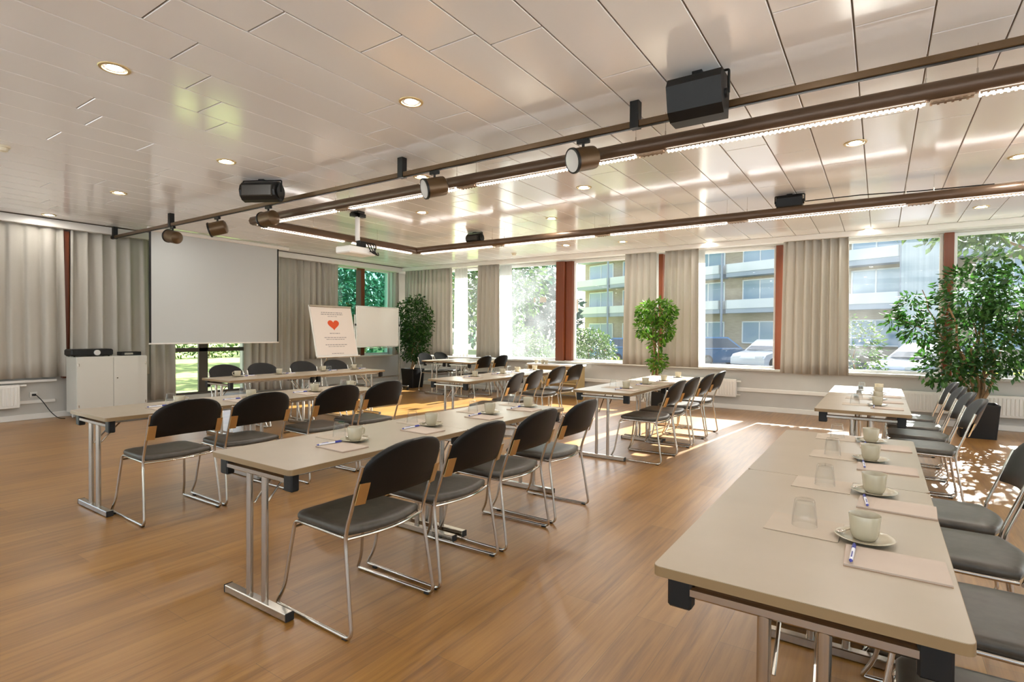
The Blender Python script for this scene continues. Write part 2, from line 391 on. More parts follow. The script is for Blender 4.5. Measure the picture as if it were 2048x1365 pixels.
# far window wall
b = MB()
b.box((XL - .3, YW, 0), (XR + .3, YW + .28, SILL)); b.box((XL - .3, YW, HEAD), (XR + .3, YW + .28, ZC + .02)); b.box((XL - .3, YW, SILL), (-10.06, YW + .28, HEAD))
struct(b.build('wall_back', M['wall'], smooth=0))
b = MB(); b.box((XL, YW - .10, SILL - .03), (XR, YW + .02, SILL + .012), .006); struct(b.build('trim_1', M['sill']))
b = MB(); b.box((XL, YW - .03, .33), (XR, YW, .40), .01); struct(b.build('trim_2', M['trim']))
b = MB(); b.box((XL, YW - .02, 0), (XR, YW, .085), .005); struct(b.build('baseboard_back', M['trim']))
b = MB(); b.box((XL + .22, YW - .335, 2.915), (XR, YW - .16, ZC - .001), .004); struct(b.build('trim_3', M['trim']))
# left wall: solid lengths, low garden window, corner window
b = MB()
b.box((XL - .28, 1.05, 0), (XL, 4.45, ZC + .02)); b.box((XL - .28, YB - .3, 0), (XL, 1.05, .10)); b.box((XL - .28, YB - .3, HEAD), (XL, 1.05, ZC + .02)); b.box((XL - .28, YB - .3, .1), (XL, YB + .1, HEAD)); b.box((XL - .28, 4.45, 0), (XL, 6.1, .16)); b.box((XL - .28, 4.45, HEAD), (XL, 10.1, ZC + .02))
b.box((XL - .28, 6.1, 0), (XL, 8.15, HEAD)); b.box((XL - .28, 8.15, 0), (XL, 10.0, .76)); b.box((XL - .28, 10.0, 0), (XL, YW + .28, ZC + .02))
struct(b.build('wall_left', M['wall'], smooth=0))
b = MB(); b.box((XL, 8.15, .73), (XL + .10, 10.0, .772), .006); struct(b.build('trim_4', M['trim']))
b = MB(); b.box((XL, 1.05, .56), (XL + .09, 3.02, .60), .006); struct(b.build('trim_5', M['trim']))
b = MB(); b.box((XL, 1.05, 0), (XL + .02, 4.40, .085), .005); b.box((XL, 6.1, 0), (XL + .02, YW, .085), .005); struct(b.build('baseboard_left', M['trim']))
b = MB(); b.box((XL, 1.05, .24), (XL + .025, 3.02, .29), .006); struct(b.build('trim_6', M['trim']))
b = MB(); b.box((XL + .02, YB, 2.885), (XL + .22, YW - .02, ZC - .001), .004); struct(b.build('trim_7', M['trim']))
b = MB(); b.box((XL, 3.09, .6), (XL + .10, 3.18, 2.87), .006); struct(b.build('trim_8', M['redpost']))
# walls out of the picture: openings for unseen glazing added to brighten the ceiling
b = MB()
b.box((XR, YB - .3, 0), (XR + .28, YW + .3, .10)); b.box((XR, YB - .3, HEAD), (XR + .28, YW + .3, ZC + .02))
for y in (-4.15, -.4, 3.4, 7.2, 10.6): b.box((XR, y - .15, .10), (XR + .28, y + .15, HEAD))
struct(b.build('wall_right', M['wall'], smooth=0))
b = MB()
b.box((XL - .3, YB - .28, 0), (XR + .3, YB, .10)); b.box((XL - .3, YB - .28, HEAD), (XR + .3, YB, ZC + .02))
for x in range(-10, 7, 4): b.box((x - .15, YB - .28, .10), (x + .15, YB, HEAD))
struct(b.build('wall_front', M['wall'], smooth=0))

def window(n, axis, a, c, z0, z1, frame, pane, d=.05, bars=(), pos=None):
    """axis 'x': runs along X in the back wall; 'y': along Y in the left wall"""
    root = struct(empty('window_%d' % n))
    w = .045
    f = MB()
    def bx(lo, hi, zz0, zz1):
        if axis == 'x': f.box((lo, pos, zz0), (hi, pos + d, zz1), .004)
        else: f.box((pos - d, lo, zz0), (pos, hi, zz1), .004)
    bx(a, a + w, z0, z1); bx(c - w, c, z0, z1); bx(a + w, c - w, z0, z0 + w); bx(a + w, c - w, z1 - w, z1)
    for kind, q, t in bars:
        if kind == 'v': bx(q - t / 2, q + t / 2, z0 + w, z1 - w)
        else: bx(a + w, c - w, q - t / 2, q + t / 2)
    f.build('window_frame', frame, root)
    g = MB()
    if axis == 'x': g.box((a + .02, pos + .02, z0 + .02), (c - .02, pos + .026, z1 - .02))
    else: g.box((pos - .026, a + .02, z0 + .02), (pos - .02, c - .02, z1 - .02))
    g.build('pane', pane, root, smooth=0)
    return root
posts = [(-7.84, .11), (-5.70, .37), (-3.56, .09), (-1.465, .11), (.84, .12), (3.0, .12)]
edges = [-10.06] + [v for p, w in posts for v in (p - w / 2, p + w / 2)] + [XR]
for i in range(0, len(edges), 2):
    window(i // 2 + 1, 'x', edges[i], edges[i + 1], SILL + .012, HEAD, M['whiteframe'], M['pane_glare_strong'] if i // 2 == 1 else M['pane_glare'] if i // 2 == 4 else M['pane'], pos=YW + .10)
for i, (p, w) in enumerate(posts):
    b = MB()
    if w > .3:
        b.box((p - w / 2, YW - .04, SILL + .012), (p + .02, YW + .2, HEAD), .006); b.box((p + .035, YW + .02, SILL + .012), (p + w / 2, YW + .2, HEAD), .006); b.box((p + .02, YW + .04, SILL + .012), (p + .035, YW + .2, HEAD))
    else: b.box((p - w / 2, YW - .02, SILL + .012), (p + w / 2, YW + .2, HEAD), .006)
    struct(b.build('trim_%d' % (9 + i), M['redpost']))
window(8, 'y', 4.45, 6.1, .16, HEAD, M['darkframe'], M['pane'], bars=[('v', 5.27, .17), ('h', .99, .075)], pos=XL - .06)
window(9, 'y', 8.15, 10.0, .772, HEAD, M['whiteframe'], M['pane_teal'], pos=XL - .12)
window(18, 'y', YB + .1, 1.05, .10, HEAD, M['darkframe'], M['pane'], bars=[('v', -1.4, .12)], pos=XL - .06)  # unseen window added so daylight reaches the left part of the ceiling
b = MB(); b.box((XL - .16, 8.95, .772), (XL + .03, 9.07, HEAD), .006); struct(b.build('trim_15', M['redpost']))
for i, x in enumerate(range(-10, 6, 4)):  # unseen rear windows, added to let bounced daylight up to the ceiling
    window(10 + i, 'x', x + .15, x + 3.85, .10, HEAD, M['whiteframe'], M['pane'], pos=YB - .16)

for i, (y0, y1) in enumerate(((-4.0, -.55), (-.25, 3.25), (3.55, 7.05), (7.35, 10.45))):  # unseen side windows, added for more uplight on the ceiling
    window(14 + i, 'y', y0, y1, .10, HEAD, M['whiteframe'], M['pane'], pos=XR + .16)

def reflection(x, z, w, h, lab):  # thin white slips that paint bright reflections onto the panes
    b = MB(); b.box((x - w / 2, YW + .1185, z - h / 2), (x + w / 2, YW + .1195, z + h / 2)); tag(b.build('pane_reflection', M['white'], smooth=0), lab, 'reflection', 'painted reflections on the window panes')
reflection(-6.30, 2.10, .17, .12, 'wide white painted notice on the pane beside the broad red post')
reflection(-6.52, 2.10, .05, .12, 'narrow white painted notice on the pane beside the broad red post')
reflection(-5.44, 1.95, .05, .28, 'tall narrow painted white notice on the pane just past the broad red post')

# ------------------------------------------------------------------ curtains
def curtain(axis, a, c, z0, z1, pos, label, seed, m='curtain', amp=.05, wl=.125, name='curtain', group='greige curtains'):
    r = random.Random(seed); n = max(16, int((c - a) / .012)); nz = 9
    b = MB(); ph = [r.uniform(0, 6.28) for _ in range(4)]
    k1 = 2 * math.pi / wl
    for j in range(nz + 1):
        tz = j / nz; z = z0 + (z1 - z0) * tz
        am = amp * (1.0 - .45 * tz ** 3)
        for i in range(n + 1):
            s = (c - a) * i / n
            w = math.sin(k1 * s + ph[0] + 1.1 * math.sin(s * 2.7 + ph[1])) * (0.75 + .35 * math.sin(s * 5.1 + ph[2]))
            w += .14 * math.sin(1.9 * k1 * s + ph[3] + tz * .8) + .12 * math.sin(k1 * .5 * s + 2 * (1 - tz) + ph[1])
            flare = ((s / (c - a)) - .5) * .05 * (1 - tz)
            q = a + s + flare + .012 * math.cos(k1 * s * 1.0 + ph[2])
            b.v.append((q, pos - am * w, z) if axis == 'x' else (pos + am * w, q, z))
    for j in range(nz):
        for i in range(n):
            p = j * (n + 1) + i; b.face([p, p + 1, p + n + 2, p + n + 1])
    o = b.build(name, M[m], smooth=80)
    sm = o.modifiers.new('cloth', 'SOLIDIFY'); sm.thickness = .004; sm.offset = 0
    tag(o, label, 'curtain', group); return o
CY = YW - .28
for a, c, z0, lab, sd_ in [
    (-10.20, -8.64, .78, 'greige curtain hanging in the room corner behind the round ficus', 1),
    (-7.85, -7.24, .77, 'narrow greige curtain directly beside the corner ficus window', 2),
    (-4.17, -3.56, .75, 'greige curtain panel just before the slim ficus by the window', 3),
    (-3.37, -2.77, .74, 'greige curtain panel directly behind the slim ficus', 4),
    (-1.37, -.42, .71, 'wide greige curtain between two red posts beside the big ficus window', 5)]:
    curtain('x', a, c, z0, 2.92, CY, lab, sd_)
for a, c, lab, sd_ in [(-8.66, -8.26, 'sunlit white lining curtain beside the corner curtain', 11), (-7.30, -6.98, 'sunlit white lining curtain in the window left of the broad red post', 12),
                       (-3.66, -3.56, 'narrow white lining curtain behind the slim ficus', 13), (-2.83, -2.69, 'narrow white lining strip at the window facing parked cars', 14)]:
    curtain('x', a, c, .76, 2.90, CY + .13, lab, sd_, 'sheer', .02, .09, 'lining_curtain', 'white lining curtains')
CX = XL + .12
for a, c, z0, lab, sd_ in [
    (1.2, 3.10, .63, 'wide greige curtain above the radiator on the left wall', 21),
    (3.17, 4.26, .60, 'greige curtain behind the white cabinet', 22),
    (4.31, 4.64, .14, 'narrow long greige curtain at the garden window below the screen edge', 23),
    (5.98, 7.27, .12, 'floor length greige curtain behind the presenter table', 24),
    (7.28, 8.20, .74, 'greige curtain behind the flip chart', 25),
    (9.95, 10.12, .76, 'narrow greige curtain in the corner on the left wall', 26)]:
    curtain('y', a, c, z0, 2.89, CX, lab, sd_, wl=.19 if sd_ < 23 else .15, amp=.058 if sd_ < 23 else .05)

# ------------------------------------------------------------------ ceiling fittings
def make_downlight():
    r = empty('downlight', (0, 0, ZC))
    b = MB(); b.lathe([(.066, .0), (.068, -.006), (.084, -.006), (.088, -.001), (.088, .0005)], 28); b.build('trim_ring', M['ringtrim'], r)
    b = MB(); b.lathe([(.066, -.004), (.060, .006), (.056, .0105)], 28); b.build('reflector', M['reflector'], r)
    b = MB(); b.lathe([(.0, -.0015), (.040, -.0015), (.050, .003), (.056, .0105)], 28); b.build('lamp', M['lamp'], r)
    return r
dls = [(-4.01, 1.46, 'large round recessed downlight alone at the upper left of the panelled ceiling'), (-2.80, 2.84, 'round recessed downlight just before the lighting track'),
       (-5.29, 2.86, 'round recessed downlight near the small loudspeaker on the track'), (-7.61, 2.81, 'round recessed downlight above the white cabinet side'),
       (-9.95, 2.80, 'round recessed downlight close to the left curtains'), (-4.05, 4.27, 'round recessed downlight half hidden behind the lighting track'),
       (-5.24, 5.54, 'round recessed downlight beside the ceiling projector'), (-2.79, 5.56, 'round recessed downlight in the middle of the tube light rectangle'),
       (-3.93, 6.82, 'round recessed downlight just before the far tube light'), (-8.77, 4.11, 'round recessed downlight behind the leftmost spotlights'),
       (-.20, 5.51, 'round recessed downlight above the big ficus table row'), (1.03, 6.72, 'round recessed downlight at the right picture edge'),
       (1.04, 9.08, 'round recessed downlight above the big ficus'), (-.17, 10.12, 'round recessed downlight by the window beside the big ficus'),
       (-2.57, 10.12, 'round recessed downlight by the window facing parked cars'), (-3.85, 9.23, 'round recessed downlight above the slim ficus'),
       (-4.9, 9.05, 'round recessed downlight near the broad red window post'), (-7.59, 5.49, 'round recessed downlight just outside the short tube light side')]
# further unseen ones, loosely on the same pattern, added to brighten floor and ceiling
dls += [(x, y, 'added downlight out of the picture, %s' % w) for x, y, w in [(-1.55, 1.46, 'second of the near ceiling row'), (.88, 1.46, 'third of the near ceiling row'), (3.3, 1.46, 'last of the near ceiling row'),
        (-.36, 2.84, 'on the track row beside the big loudspeaker'), (2.07, 2.84, 'on the track row by the side windows'), (-6.44, 1.0, 'over the bare floor before the cabinet'), (-5.29, .1, 'over the bare floor beside the camera'),
        (-2.80, .1, 'behind the centre row'), (-.36, .1, 'directly above the camera'), (2.07, .1, 'beside the camera by the side windows'), (-8.9, .4, 'over the near end of the curtain wall'), (-7.6, -1.4, 'rear corner by the curtain wall'),
        (-4.0, -1.4, 'rear ceiling row, middle'), (-1.55, -1.4, 'rear ceiling row behind the camera'), (1.0, -1.4, 'rear ceiling row by the side windows'), (3.3, 4.27, 'side window row beside the right table row'), (2.2, 5.6, 'side window row beside the big ficus row')]]
proto = make_downlight()
for i, (x, y, lab) in enumerate(dls):
    o = proto if i == 0 else copy_tree(proto)
    o.location = (x, y, ZC); tag(o, lab, 'ceiling light', 'recessed downlights')

def smoke(x, y, lab):
    r = empty('smoke_detector', (x, y, ZC)); b = MB(); b.lathe([(.055, 0.0), (.055, -.015), (.045, -.018)], 24, capb=True); b.build('base', M['ivory'], r)
    b = MB(); b.lathe([(.040, -.018), (.042, -.035), (.034, -.048), (.02, -.052)], 24, capb=True); b.build('sensor_head', M['ivory'], r)
    tag(r, lab, 'smoke detector', 'smoke detectors')
smoke(-6.56, 1.52, 'ivory smoke detector on the ceiling at the left picture edge')
smoke(-6.31, 9.41, 'ivory smoke detector on the ceiling above the corner table')

YT, ZT = 3.71, 2.84
r = empty('lighting_track', (-4, YT, ZT)); tag(r, 'long brown lighting track hung below the panelled ceiling', 'lighting track')
b = MB(); b.box((XL + 4 + .19, -.022, -.022), (XR + 4 - .3, .022, .022), .004); b.build('rail', M['brown2'], r)
b = MB(); b.box((XL + 4 + .20, -.012, -.027), (XR + 4 - .3, .012, -.0222)); b.build('contact_slot', M['black'], r, smooth=0)
for x in (-10.2, -8.32, -3.77, -1.46, 1.2):
    b = MB(); b.box((x + 4 - .032, -.03, -.029), (x + 4 + .032, .03, ZC - ZT))
    b.build('mounting_bracket', M['black'], r, smooth=0)

def make_spot():
    r = empty('spotlight')
    b = MB(); b.box((-.05, -.018, .0), (.05, .018, .030), .004); b.build('track_adapter', M['black'], r)
    b = MB(); b.tube([(0, 0, 0), (0, 0, -.045)], .011, 10); b.cbox((0, 0, -.05), (.03, .05, .03), .005); b.build('swivel', M['black'], r)
    h = MB()
    h.lathe([(.0, .085), (.045, .083), (.062, .07), (.064, .05), (.064, -.075), (.060, -.075)], 24, axis='x')
    bezel = MB(); bezel.lathe([(.060, -.076), (.069, -.074), (.070, -.062), (.0645, -.060)], 24, axis='x')
    ln = MB(); ln.lathe([(.0, -.068), (.03, -.069), (.0605, -.074)], 24, axis='x')
    return r, h, bezel, ln
def spot(x, yaw, pit, lab):
    r, h, bz, ln = make_spot(); r.location = (x, YT, ZT - .058)
    mt = Matrix.Translation((0, 0, -.115)) @ Matrix.Rotation(yaw, 4, 'Z') @ Matrix.Rotation(pit, 4, 'Y')
    for q in (h, bz, ln): q.xf(mt @ Matrix.Scale(1.36, 4))
    hd = h.build('housing', M['brown2'], r); bz.build('bezel', M['black'], hd); ln.build('lens', M['lens'], hd)
    tag(r, lab, 'spotlight', 'spotlights on the lighting track')
spot(-1.87, math.radians(60), math.radians(-16), 'bronze track spotlight nearest the big loudspeaker')
spot(-3.36, math.radians(62), math.radians(-16), 'bronze track spotlight beside the middle mounting bracket')
spot(-5.95, math.radians(8), math.radians(-4), 'bronze track spotlight below the small loudspeaker')
spot(-7.08, math.radians(50), math.radians(-16), 'bronze track spotlight facing the camera above the projection screen')
spot(-8.27, math.radians(10), math.radians(12), 'bronze track spotlight furthest from the camera, at the curtain end')

def speaker(x, y, z, w, h, d, rz, lab, style):
    r = empty('loudspeaker', (x, y, z), rz)
    if style == 0:      # wedge profile, trapezoid side
        pr = [(-d * .35, -h * .32), (-d * .5, h * .28), (-d * .36, h * .5), (d * .5, h * .5), (d * .36, -h * .5), (-d * .12, -h * .5)]
    else:
        pr = [(-d * .5 * math.cos(a) * (1 if math.cos(a) > 0 else .9), h * .5 * math.sin(a)) for a in [k * math.pi / 6 for k in range(12)]]
    b = MB(); n = len(pr); base = 0
    for sx in (-w / 2, w / 2):
        for (yy, zz) in pr: b.v.append((sx, yy, zz))
    for k in range(n):
        k2 = (k + 1) % n; b.face([k, k2, n + k2, n + k])
    b.face(list(range(n))[::-1]); b.face([n + k for k in range(n)])
    b.build('enclosure', M['black'], r, smooth=25)
    g = MB(); g.cbox((0, -d * .47 if style else -d * .30, -.02 * h), (w * .86, d * .12, h * .55), .008); g.build('grille', mat_grille, r)
    for s in (-1, 1):
        k = MB(); k.tube([(s * (w / 2 + .002), 0, 0), (s * (w / 2 + .016), 0, 0)], h * .36 if style else .03, 18); k.build('end_cap', M['black'], r)
    y_ = MB(); hh = ZC - z
    y_.tube(fillet([(-w / 2 - .02, 0, 0), (-w / 2 - .02, 0, min(h * .56, hh - .008)), (w / 2 + .02, 0, min(h * .56, hh - .008)), (w / 2 + .02, 0, 0)], [.01, .01], 3), .008, 6)
    y_.box((-.03, -.03, min(h * .56, hh - .008)), (.03, .03, hh)); y_.build('yoke', M['black'], r)
    tag(r, lab, 'loudspeaker', 'loudspeakers below the ceiling')
mat_grille = noise_mat('speaker_grille', (0.012, 0.009, 0.006), (0.022, 0.016, 0.01), (200, 200, 200), 0.5)
speaker(-.97, 3.50, 2.83, .33, .25, .24, 0, 'large black wedge loudspeaker on the lighting track', 0)
speaker(-5.60, 3.42, 2.865, .40, .22, .23, math.radians(28), 'small rounded dark loudspeaker hanging above the track', 1)
speaker(-.90, 7.12, 2.905, .27, .15, .16, 0, 'black box loudspeaker resting behind the far tube light', 0)
speaker(-5.55, 7.12, 2.90, .26, .16, .18, 0, 'black rounded loudspeaker behind the far tube light near its corner', 1)
b = MB(); b.tube([(-.74, 7.12, 2.90), (-.2, 7.10, 2.895), (.3, 7.06, 2.86), (.9, 7.03, 2.84)], .006, 6); tag(b.build('speaker_cable', M['black']), 'thin black cable running from the box loudspeaker along the tube light', 'cable')

# rectangle of brown tube lights
Y1, Y2, X3, ZP = 4.0, 7.0, -6.75, 2.775
XE = XR - .6
r = empty('tube_light', (X3, Y1, ZP)); tag(r, 'rectangle of brown tube lights hung on wires below the ceiling', 'ceiling light')
def pt(x, y, z=0): return (x - X3, y - Y1, z)
RP = .055
for a, c in (((X3, Y1), (XE, Y1)), ((X3, Y2), (XE, Y2)), ((X3, Y1), (X3, Y2))):
    b = MB(); b.tube([pt(*a), pt(*c)], RP, 20); b.build('tube', M['brown'], r)
for x, y in ((X3, Y1), (X3, Y2)):
    b = MB(); b.lathe([(0, RP * 1.05), (RP * .75, RP * .75), (RP * 1.06, 0), (RP * .75, -RP * .75), (0, -RP * 1.05)], 16, c=pt(x, y)); b.build('corner_joint', M['brown'], r)
def module(a, c, lit=True):
    b = MB(); ax = 0 if abs(a[0] - c[0]) > .01 else 1
    lo = pt(min(a[0], c[0]), min(a[1], c[1])); hi = pt(max(a[0], c[0]), max(a[1], c[1]))
    if ax == 0: b.box((lo[0], lo[1] - .016, -.064), (hi[0], hi[1] + .016, -.052), .004)
    else: b.box((lo[0] - .016, lo[1], -.064), (hi[0] + .016, hi[1], -.052), .004)
    d = b.build('diffuser', M['tubeglow'] if lit else M['louvre'], r)
    l = MB(); n = int((hi[ax] - lo[ax]) / .03)
    for side in (-1, 1):        # one comb shaped louvre blade on each side of the diffuser
        o = side * .026; k0 = len(l.v); prof = []
        for i in range(n):
            q0 = lo[ax] + (hi[ax] - lo[ax]) * i / n; q1 = q0 + .012; q2 = lo[ax] + (hi[ax] - lo[ax]) * (i + 1) / n
            prof += [(q0, -.072), (q1, -.072), (q1, -.066), (q2, -.066)]
        for t in (-.001, .001):
            for (q, z) in prof:
                l.v.append((q, lo[1] + o + t, z) if ax == 0 else (lo[0] + o + t, q, z))
            for (q, z) in prof:
                l.v.append((q, lo[1] + o + t, -.054) if ax == 0 else (lo[0] + o + t, q, -.054))
        m_ = len(prof)
        for t in (0, 1):
            for i in range(m_ - 1):
                p = k0 + t * 2 * m_ + i; l.face([p, p + 1, p + 1 + m_, p + m_])
        for i in range(m_ - 1): l.face([k0 + i, k0 + i + 1, k0 + i + 1 + 2 * m_, k0 + i + 2 * m_])
    l.build('louvre', M['louvre'], d, smooth=0)
per = 1.77
for Y in (Y1, Y2):
    x = .20
    xs = []
    while x > X3 + .3: xs.append(x); x -= per
    x = .20 + per
    while x < XE: xs.append(x); x += per
    for q in xs:
        a = max(q - per + .24, X3 + .1)
        module((a, Y), (q, Y))
        if q + .24 < XE: module((q + .02, Y), (q + .22, Y), False)
        for w in (q, q + .23):
            if w < XE:
                b = MB(); b.tube([pt(w, Y, RP - .004), pt(w, Y, ZC - ZP)], .0022, 5); b.tube([pt(w, Y, RP - .004), pt(w, Y, RP + .03)], .005, 6); b.build('hanger_wire', M['steel'], r)
module((X3, Y1 + .12), (X3, Y1 + 1.45)); module((X3, Y1 + 1.6), (X3, Y2 - .12))
for y in (Y1 + .9, Y2 - .9):
    b = MB(); b.tube([pt(X3, y, RP - .004), pt(X3, y, ZC - ZP)], .0022, 5); b.build('hanger_wire', M['steel'], r)

# ceiling projector
PX, PY = -5.97, 5.04
r = empty('ceiling_projector', (PX, PY, ZC)); tag(r, 'white projector with tangled cables on a grey pole below the ceiling', 'projector')
b = MB(); b.box((-.08, -.06, -.03), (.08, .06, 0), .006); b.box((-.05, -.10, -.075), (.02, .02, -.03), .005); b.box((.0, -.02, -.08), (.07, .09, -.03), .005); b.build('ceiling_mount', M['black'], r)
b = MB(); b.tube([(0, 0, -.07), (0, 0, -.40)], .032, 16); b.build('pole', M['white'], r)
b = MB(); b.box((-.14, -.26, -.595), (.15, .20, -.50), .015); pb = b.build('projector_body', M['white'], r)
b = MB(); b.tube([(-.155, -.12, -.545), (-.175, -.12, -.545)], .035, 18); b.build('lens', M['black'], pb)
b = MB()
for k in range(4):
    q = RND
    b.tube(fillet([(0, .02 * k, -.40), (.17 + .02 * q.random(), .02 + .05 * k, -.44), (.19, .07 + .03 * k, -.56 + .02 * k), (.21, .20 - .03 * k, -.60 + .015 * k), (.175, .21 - .05 * k, -.55)], [.05] * 3, 4), .008, 6)
b.box((.0, -.03, -.49), (.08, .09, -.40), .01)
b.build('cable_bundle', M['black'], r)

# ------------------------------------------------------------------ projection screen
SX = -9.60
r = empty('projection_screen', (SX, 5.07, 0)); tag(r, 'lowered white projection screen with black side borders on the left wall', 'projection screen')
b = MB(); b.tube([(0, -1.13, 2.955), (0, 1.33, 2.955)], .036, 18); b.build('housing', M['trim'], r)
for y in (-1.0, 1.2):
    b = MB(); b.box((-.03, y - .02, 2.985), (.03, y + .02, ZC)); b.build('ceiling_bracket', M['trim'], r, smooth=0)
b = MB(); b.box((-.003, -1.085, 1.145), (.003, 1.095, 2.93)); sc = b.build('screen_sheet', M['screen'], r, smooth=0)
for y0, y1 in ((-1.115, -1.085), (1.095, 1.125)):
    b = MB(); b.box((-.0032, y0, 1.145), (.0032, y1, 2.93)); b.build('side_border', M['black'], sc, smooth=0)
b = MB(); b.box((-.010, -1.12, 1.122), (.010, 1.13, 1.146), .004); b.build('weight_bar', M['trim'], r)

# ------------------------------------------------------------------ chairs
def seat_line(z): return .07 - .345 * (z - .445)
def make_chair():
    r = empty('stacking_chair')
    for s in (-1, 1):
        p = fillet([(-.045, s * .243, .775), (.07, s * .243, .445), (.0, s * .262, .011), (.575, s * .252, .011), (.530, s * .240, .095), (.478, s * .215, .432), (.085, s * .232, .432)],
                   [.06, .045, .018, .05, .035], 5)
        b = MB(); b.tube(p, .0088, 10); fr = b.build('side_frame', M['chrome'], r)
        for x in (.045, .50):
            g = MB(); g.box((x - .016, s * .259 - .011, .0), (x + .016, s * .259 + .011, .012), .003); g.build('glide', M['rubber'], fr)
        k = MB()
        k.quad((0, 0, 0), (0, 0, 0), (0, 0, 0), (0, 0, 0)); k.v.clear(); k.f.clear(); k.mi.clear()
        z0, z1 = .60, .70
        for z in (z0, z1):
            x = seat_line(z)
            for dx in (-.024, -.019):
                for dy in (.252, .205): k.v.append((x + dx - (.012 if dy < .23 else 0), s * dy, z))
        for q in ((0, 1, 3, 2), (4, 6, 7, 5), (0, 4, 5, 1), (2, 3, 7, 6), (0, 2, 6, 4), (1, 5, 7, 3)): k.face(list(q))
        k.build('back_bracket', M['bracket'], r, smooth=0)
    b = MB()
    arc = [(.075 - .042 * math.cos(math.pi / 2 * t) , .236 * t, .428) for t in [i / 8 - 1 for i in range(17)]]
    b.tube(arc, .0075, 8); b.build('rear_rail', M['chrome'], r)
    b = MB(); b.tube([(.487, -.222, .395), (.487, .222, .395)], .0065, 8); b.tube([(.25, -.226, .428), (.25, .226, .428)], .0065, 8); b.build('cross_rail', M['chrome'], r)
    # seat pad
    out = []
    n = 10
    for i in range(n + 1):
        t = -1 + 2 * i / n; out.append((.082 - .058 * math.cos(math.pi / 2 * t) , .228 * t))
    out = out[::-1]      # from +y to -y along the rear (counter-clockwise seen from above: continue along the -y side to the front)
    fr = rrect(.20, -.222, .485, .222, .05, 5)
    front = [p for p in fr if p[0] > .40]
    front.sort(key=lambda p: p[1])
    out = out + [(.20, -.229), (.32, -.226)] + front + [(.32, .226), (.20, .229)]
    b = MB(); N = len(out); cx = .27
    rings = [(.90, .436), (.985, .440), (1.0, .450), (1.0, .462), (.97, .472), (.88, .477), (.6, .475), (.3, .472)]
    for sc_, z in rings:
        for (x, y) in out: b.v.append((cx + (x - cx) * sc_, y * sc_, z + .012 * max(0, (.12 - x)) * 0))
    for k in range(len(rings) - 1):
        for i in range(N):
            i2 = (i + 1) % N; b.face([k * N + i, k * N + i2, (k + 1) * N + i2, (k + 1) * N + i])
    b.face(list(range(N))[::-1]); b.face([(len(rings) - 1) * N + i for i in range(N)])
    b.build('seat', M['leather'], r, smooth=60)
    # backrest
    b = MB(); nu, nv = 22, 14
    zb, zs, zt = .605, .735, .872
    def hw(z):
        if z <= zs: return .236 + .006 * (z - zb) / (zs - zb)
        q = (z - zs) / (zt - zs); return .242 * max(1 - q ** 2.3, 0) ** (1 / 2.3)
    idx = {}
    for side in (1, -1):
        for j in range(nv + 1):
            v = j / nv; z = zb + (zt - zb) * (1 - (1 - v) ** 1.6) if True else 0
            h = max(hw(z), .02)
            for i in range(nu + 1):
                u = -1 + 2 * i / nu; uu = math.sin(u * math.pi / 2)
                y = h * uu
                edge = max(0, 1 - abs(uu) ** 8) ** .5 * max(0, 1 - abs(2 * v - 1) ** 8) ** .5
                zz = z + (.012 * (uu * uu) * (1 - v) * -1 + .012 * (1 - v))
                x = seat_line(z) - .004 - .050 * (1 - (y / .245) ** 2) + side * .019 * edge
                on = i in (0, nu) or j in (0, nv)
                if on and side == -1: idx[(side, i, j)] = idx[(1, i, j)]; continue
                idx[(side, i, j)] = len(b.v); b.v.append((x, y, zz))
    for side in (1, -1):
        for j in range(nv):
            for i in range(nu):
                q = [idx[(side, i, j)], idx[(side, i + 1, j)], idx[(side, i + 1, j + 1)], idx[(side, i, j + 1)]]
                b.face(q if side == 1 else q[::-1])
    b.build('backrest', M['backpad'], r, smooth=70)
    return r
chair0 = make_chair(); chair_used = [False]
def chair(x, y, rz, label, group):
    if not chair_used[0]:
        chair_used[0] = True; o = chair0; o.location = (x, y, 0); o.rotation_euler = (0, 0, rz)
    else: o = copy_tree(chair0, (x, y, 0), rz)
    return tag(o, label, 'chair', group)

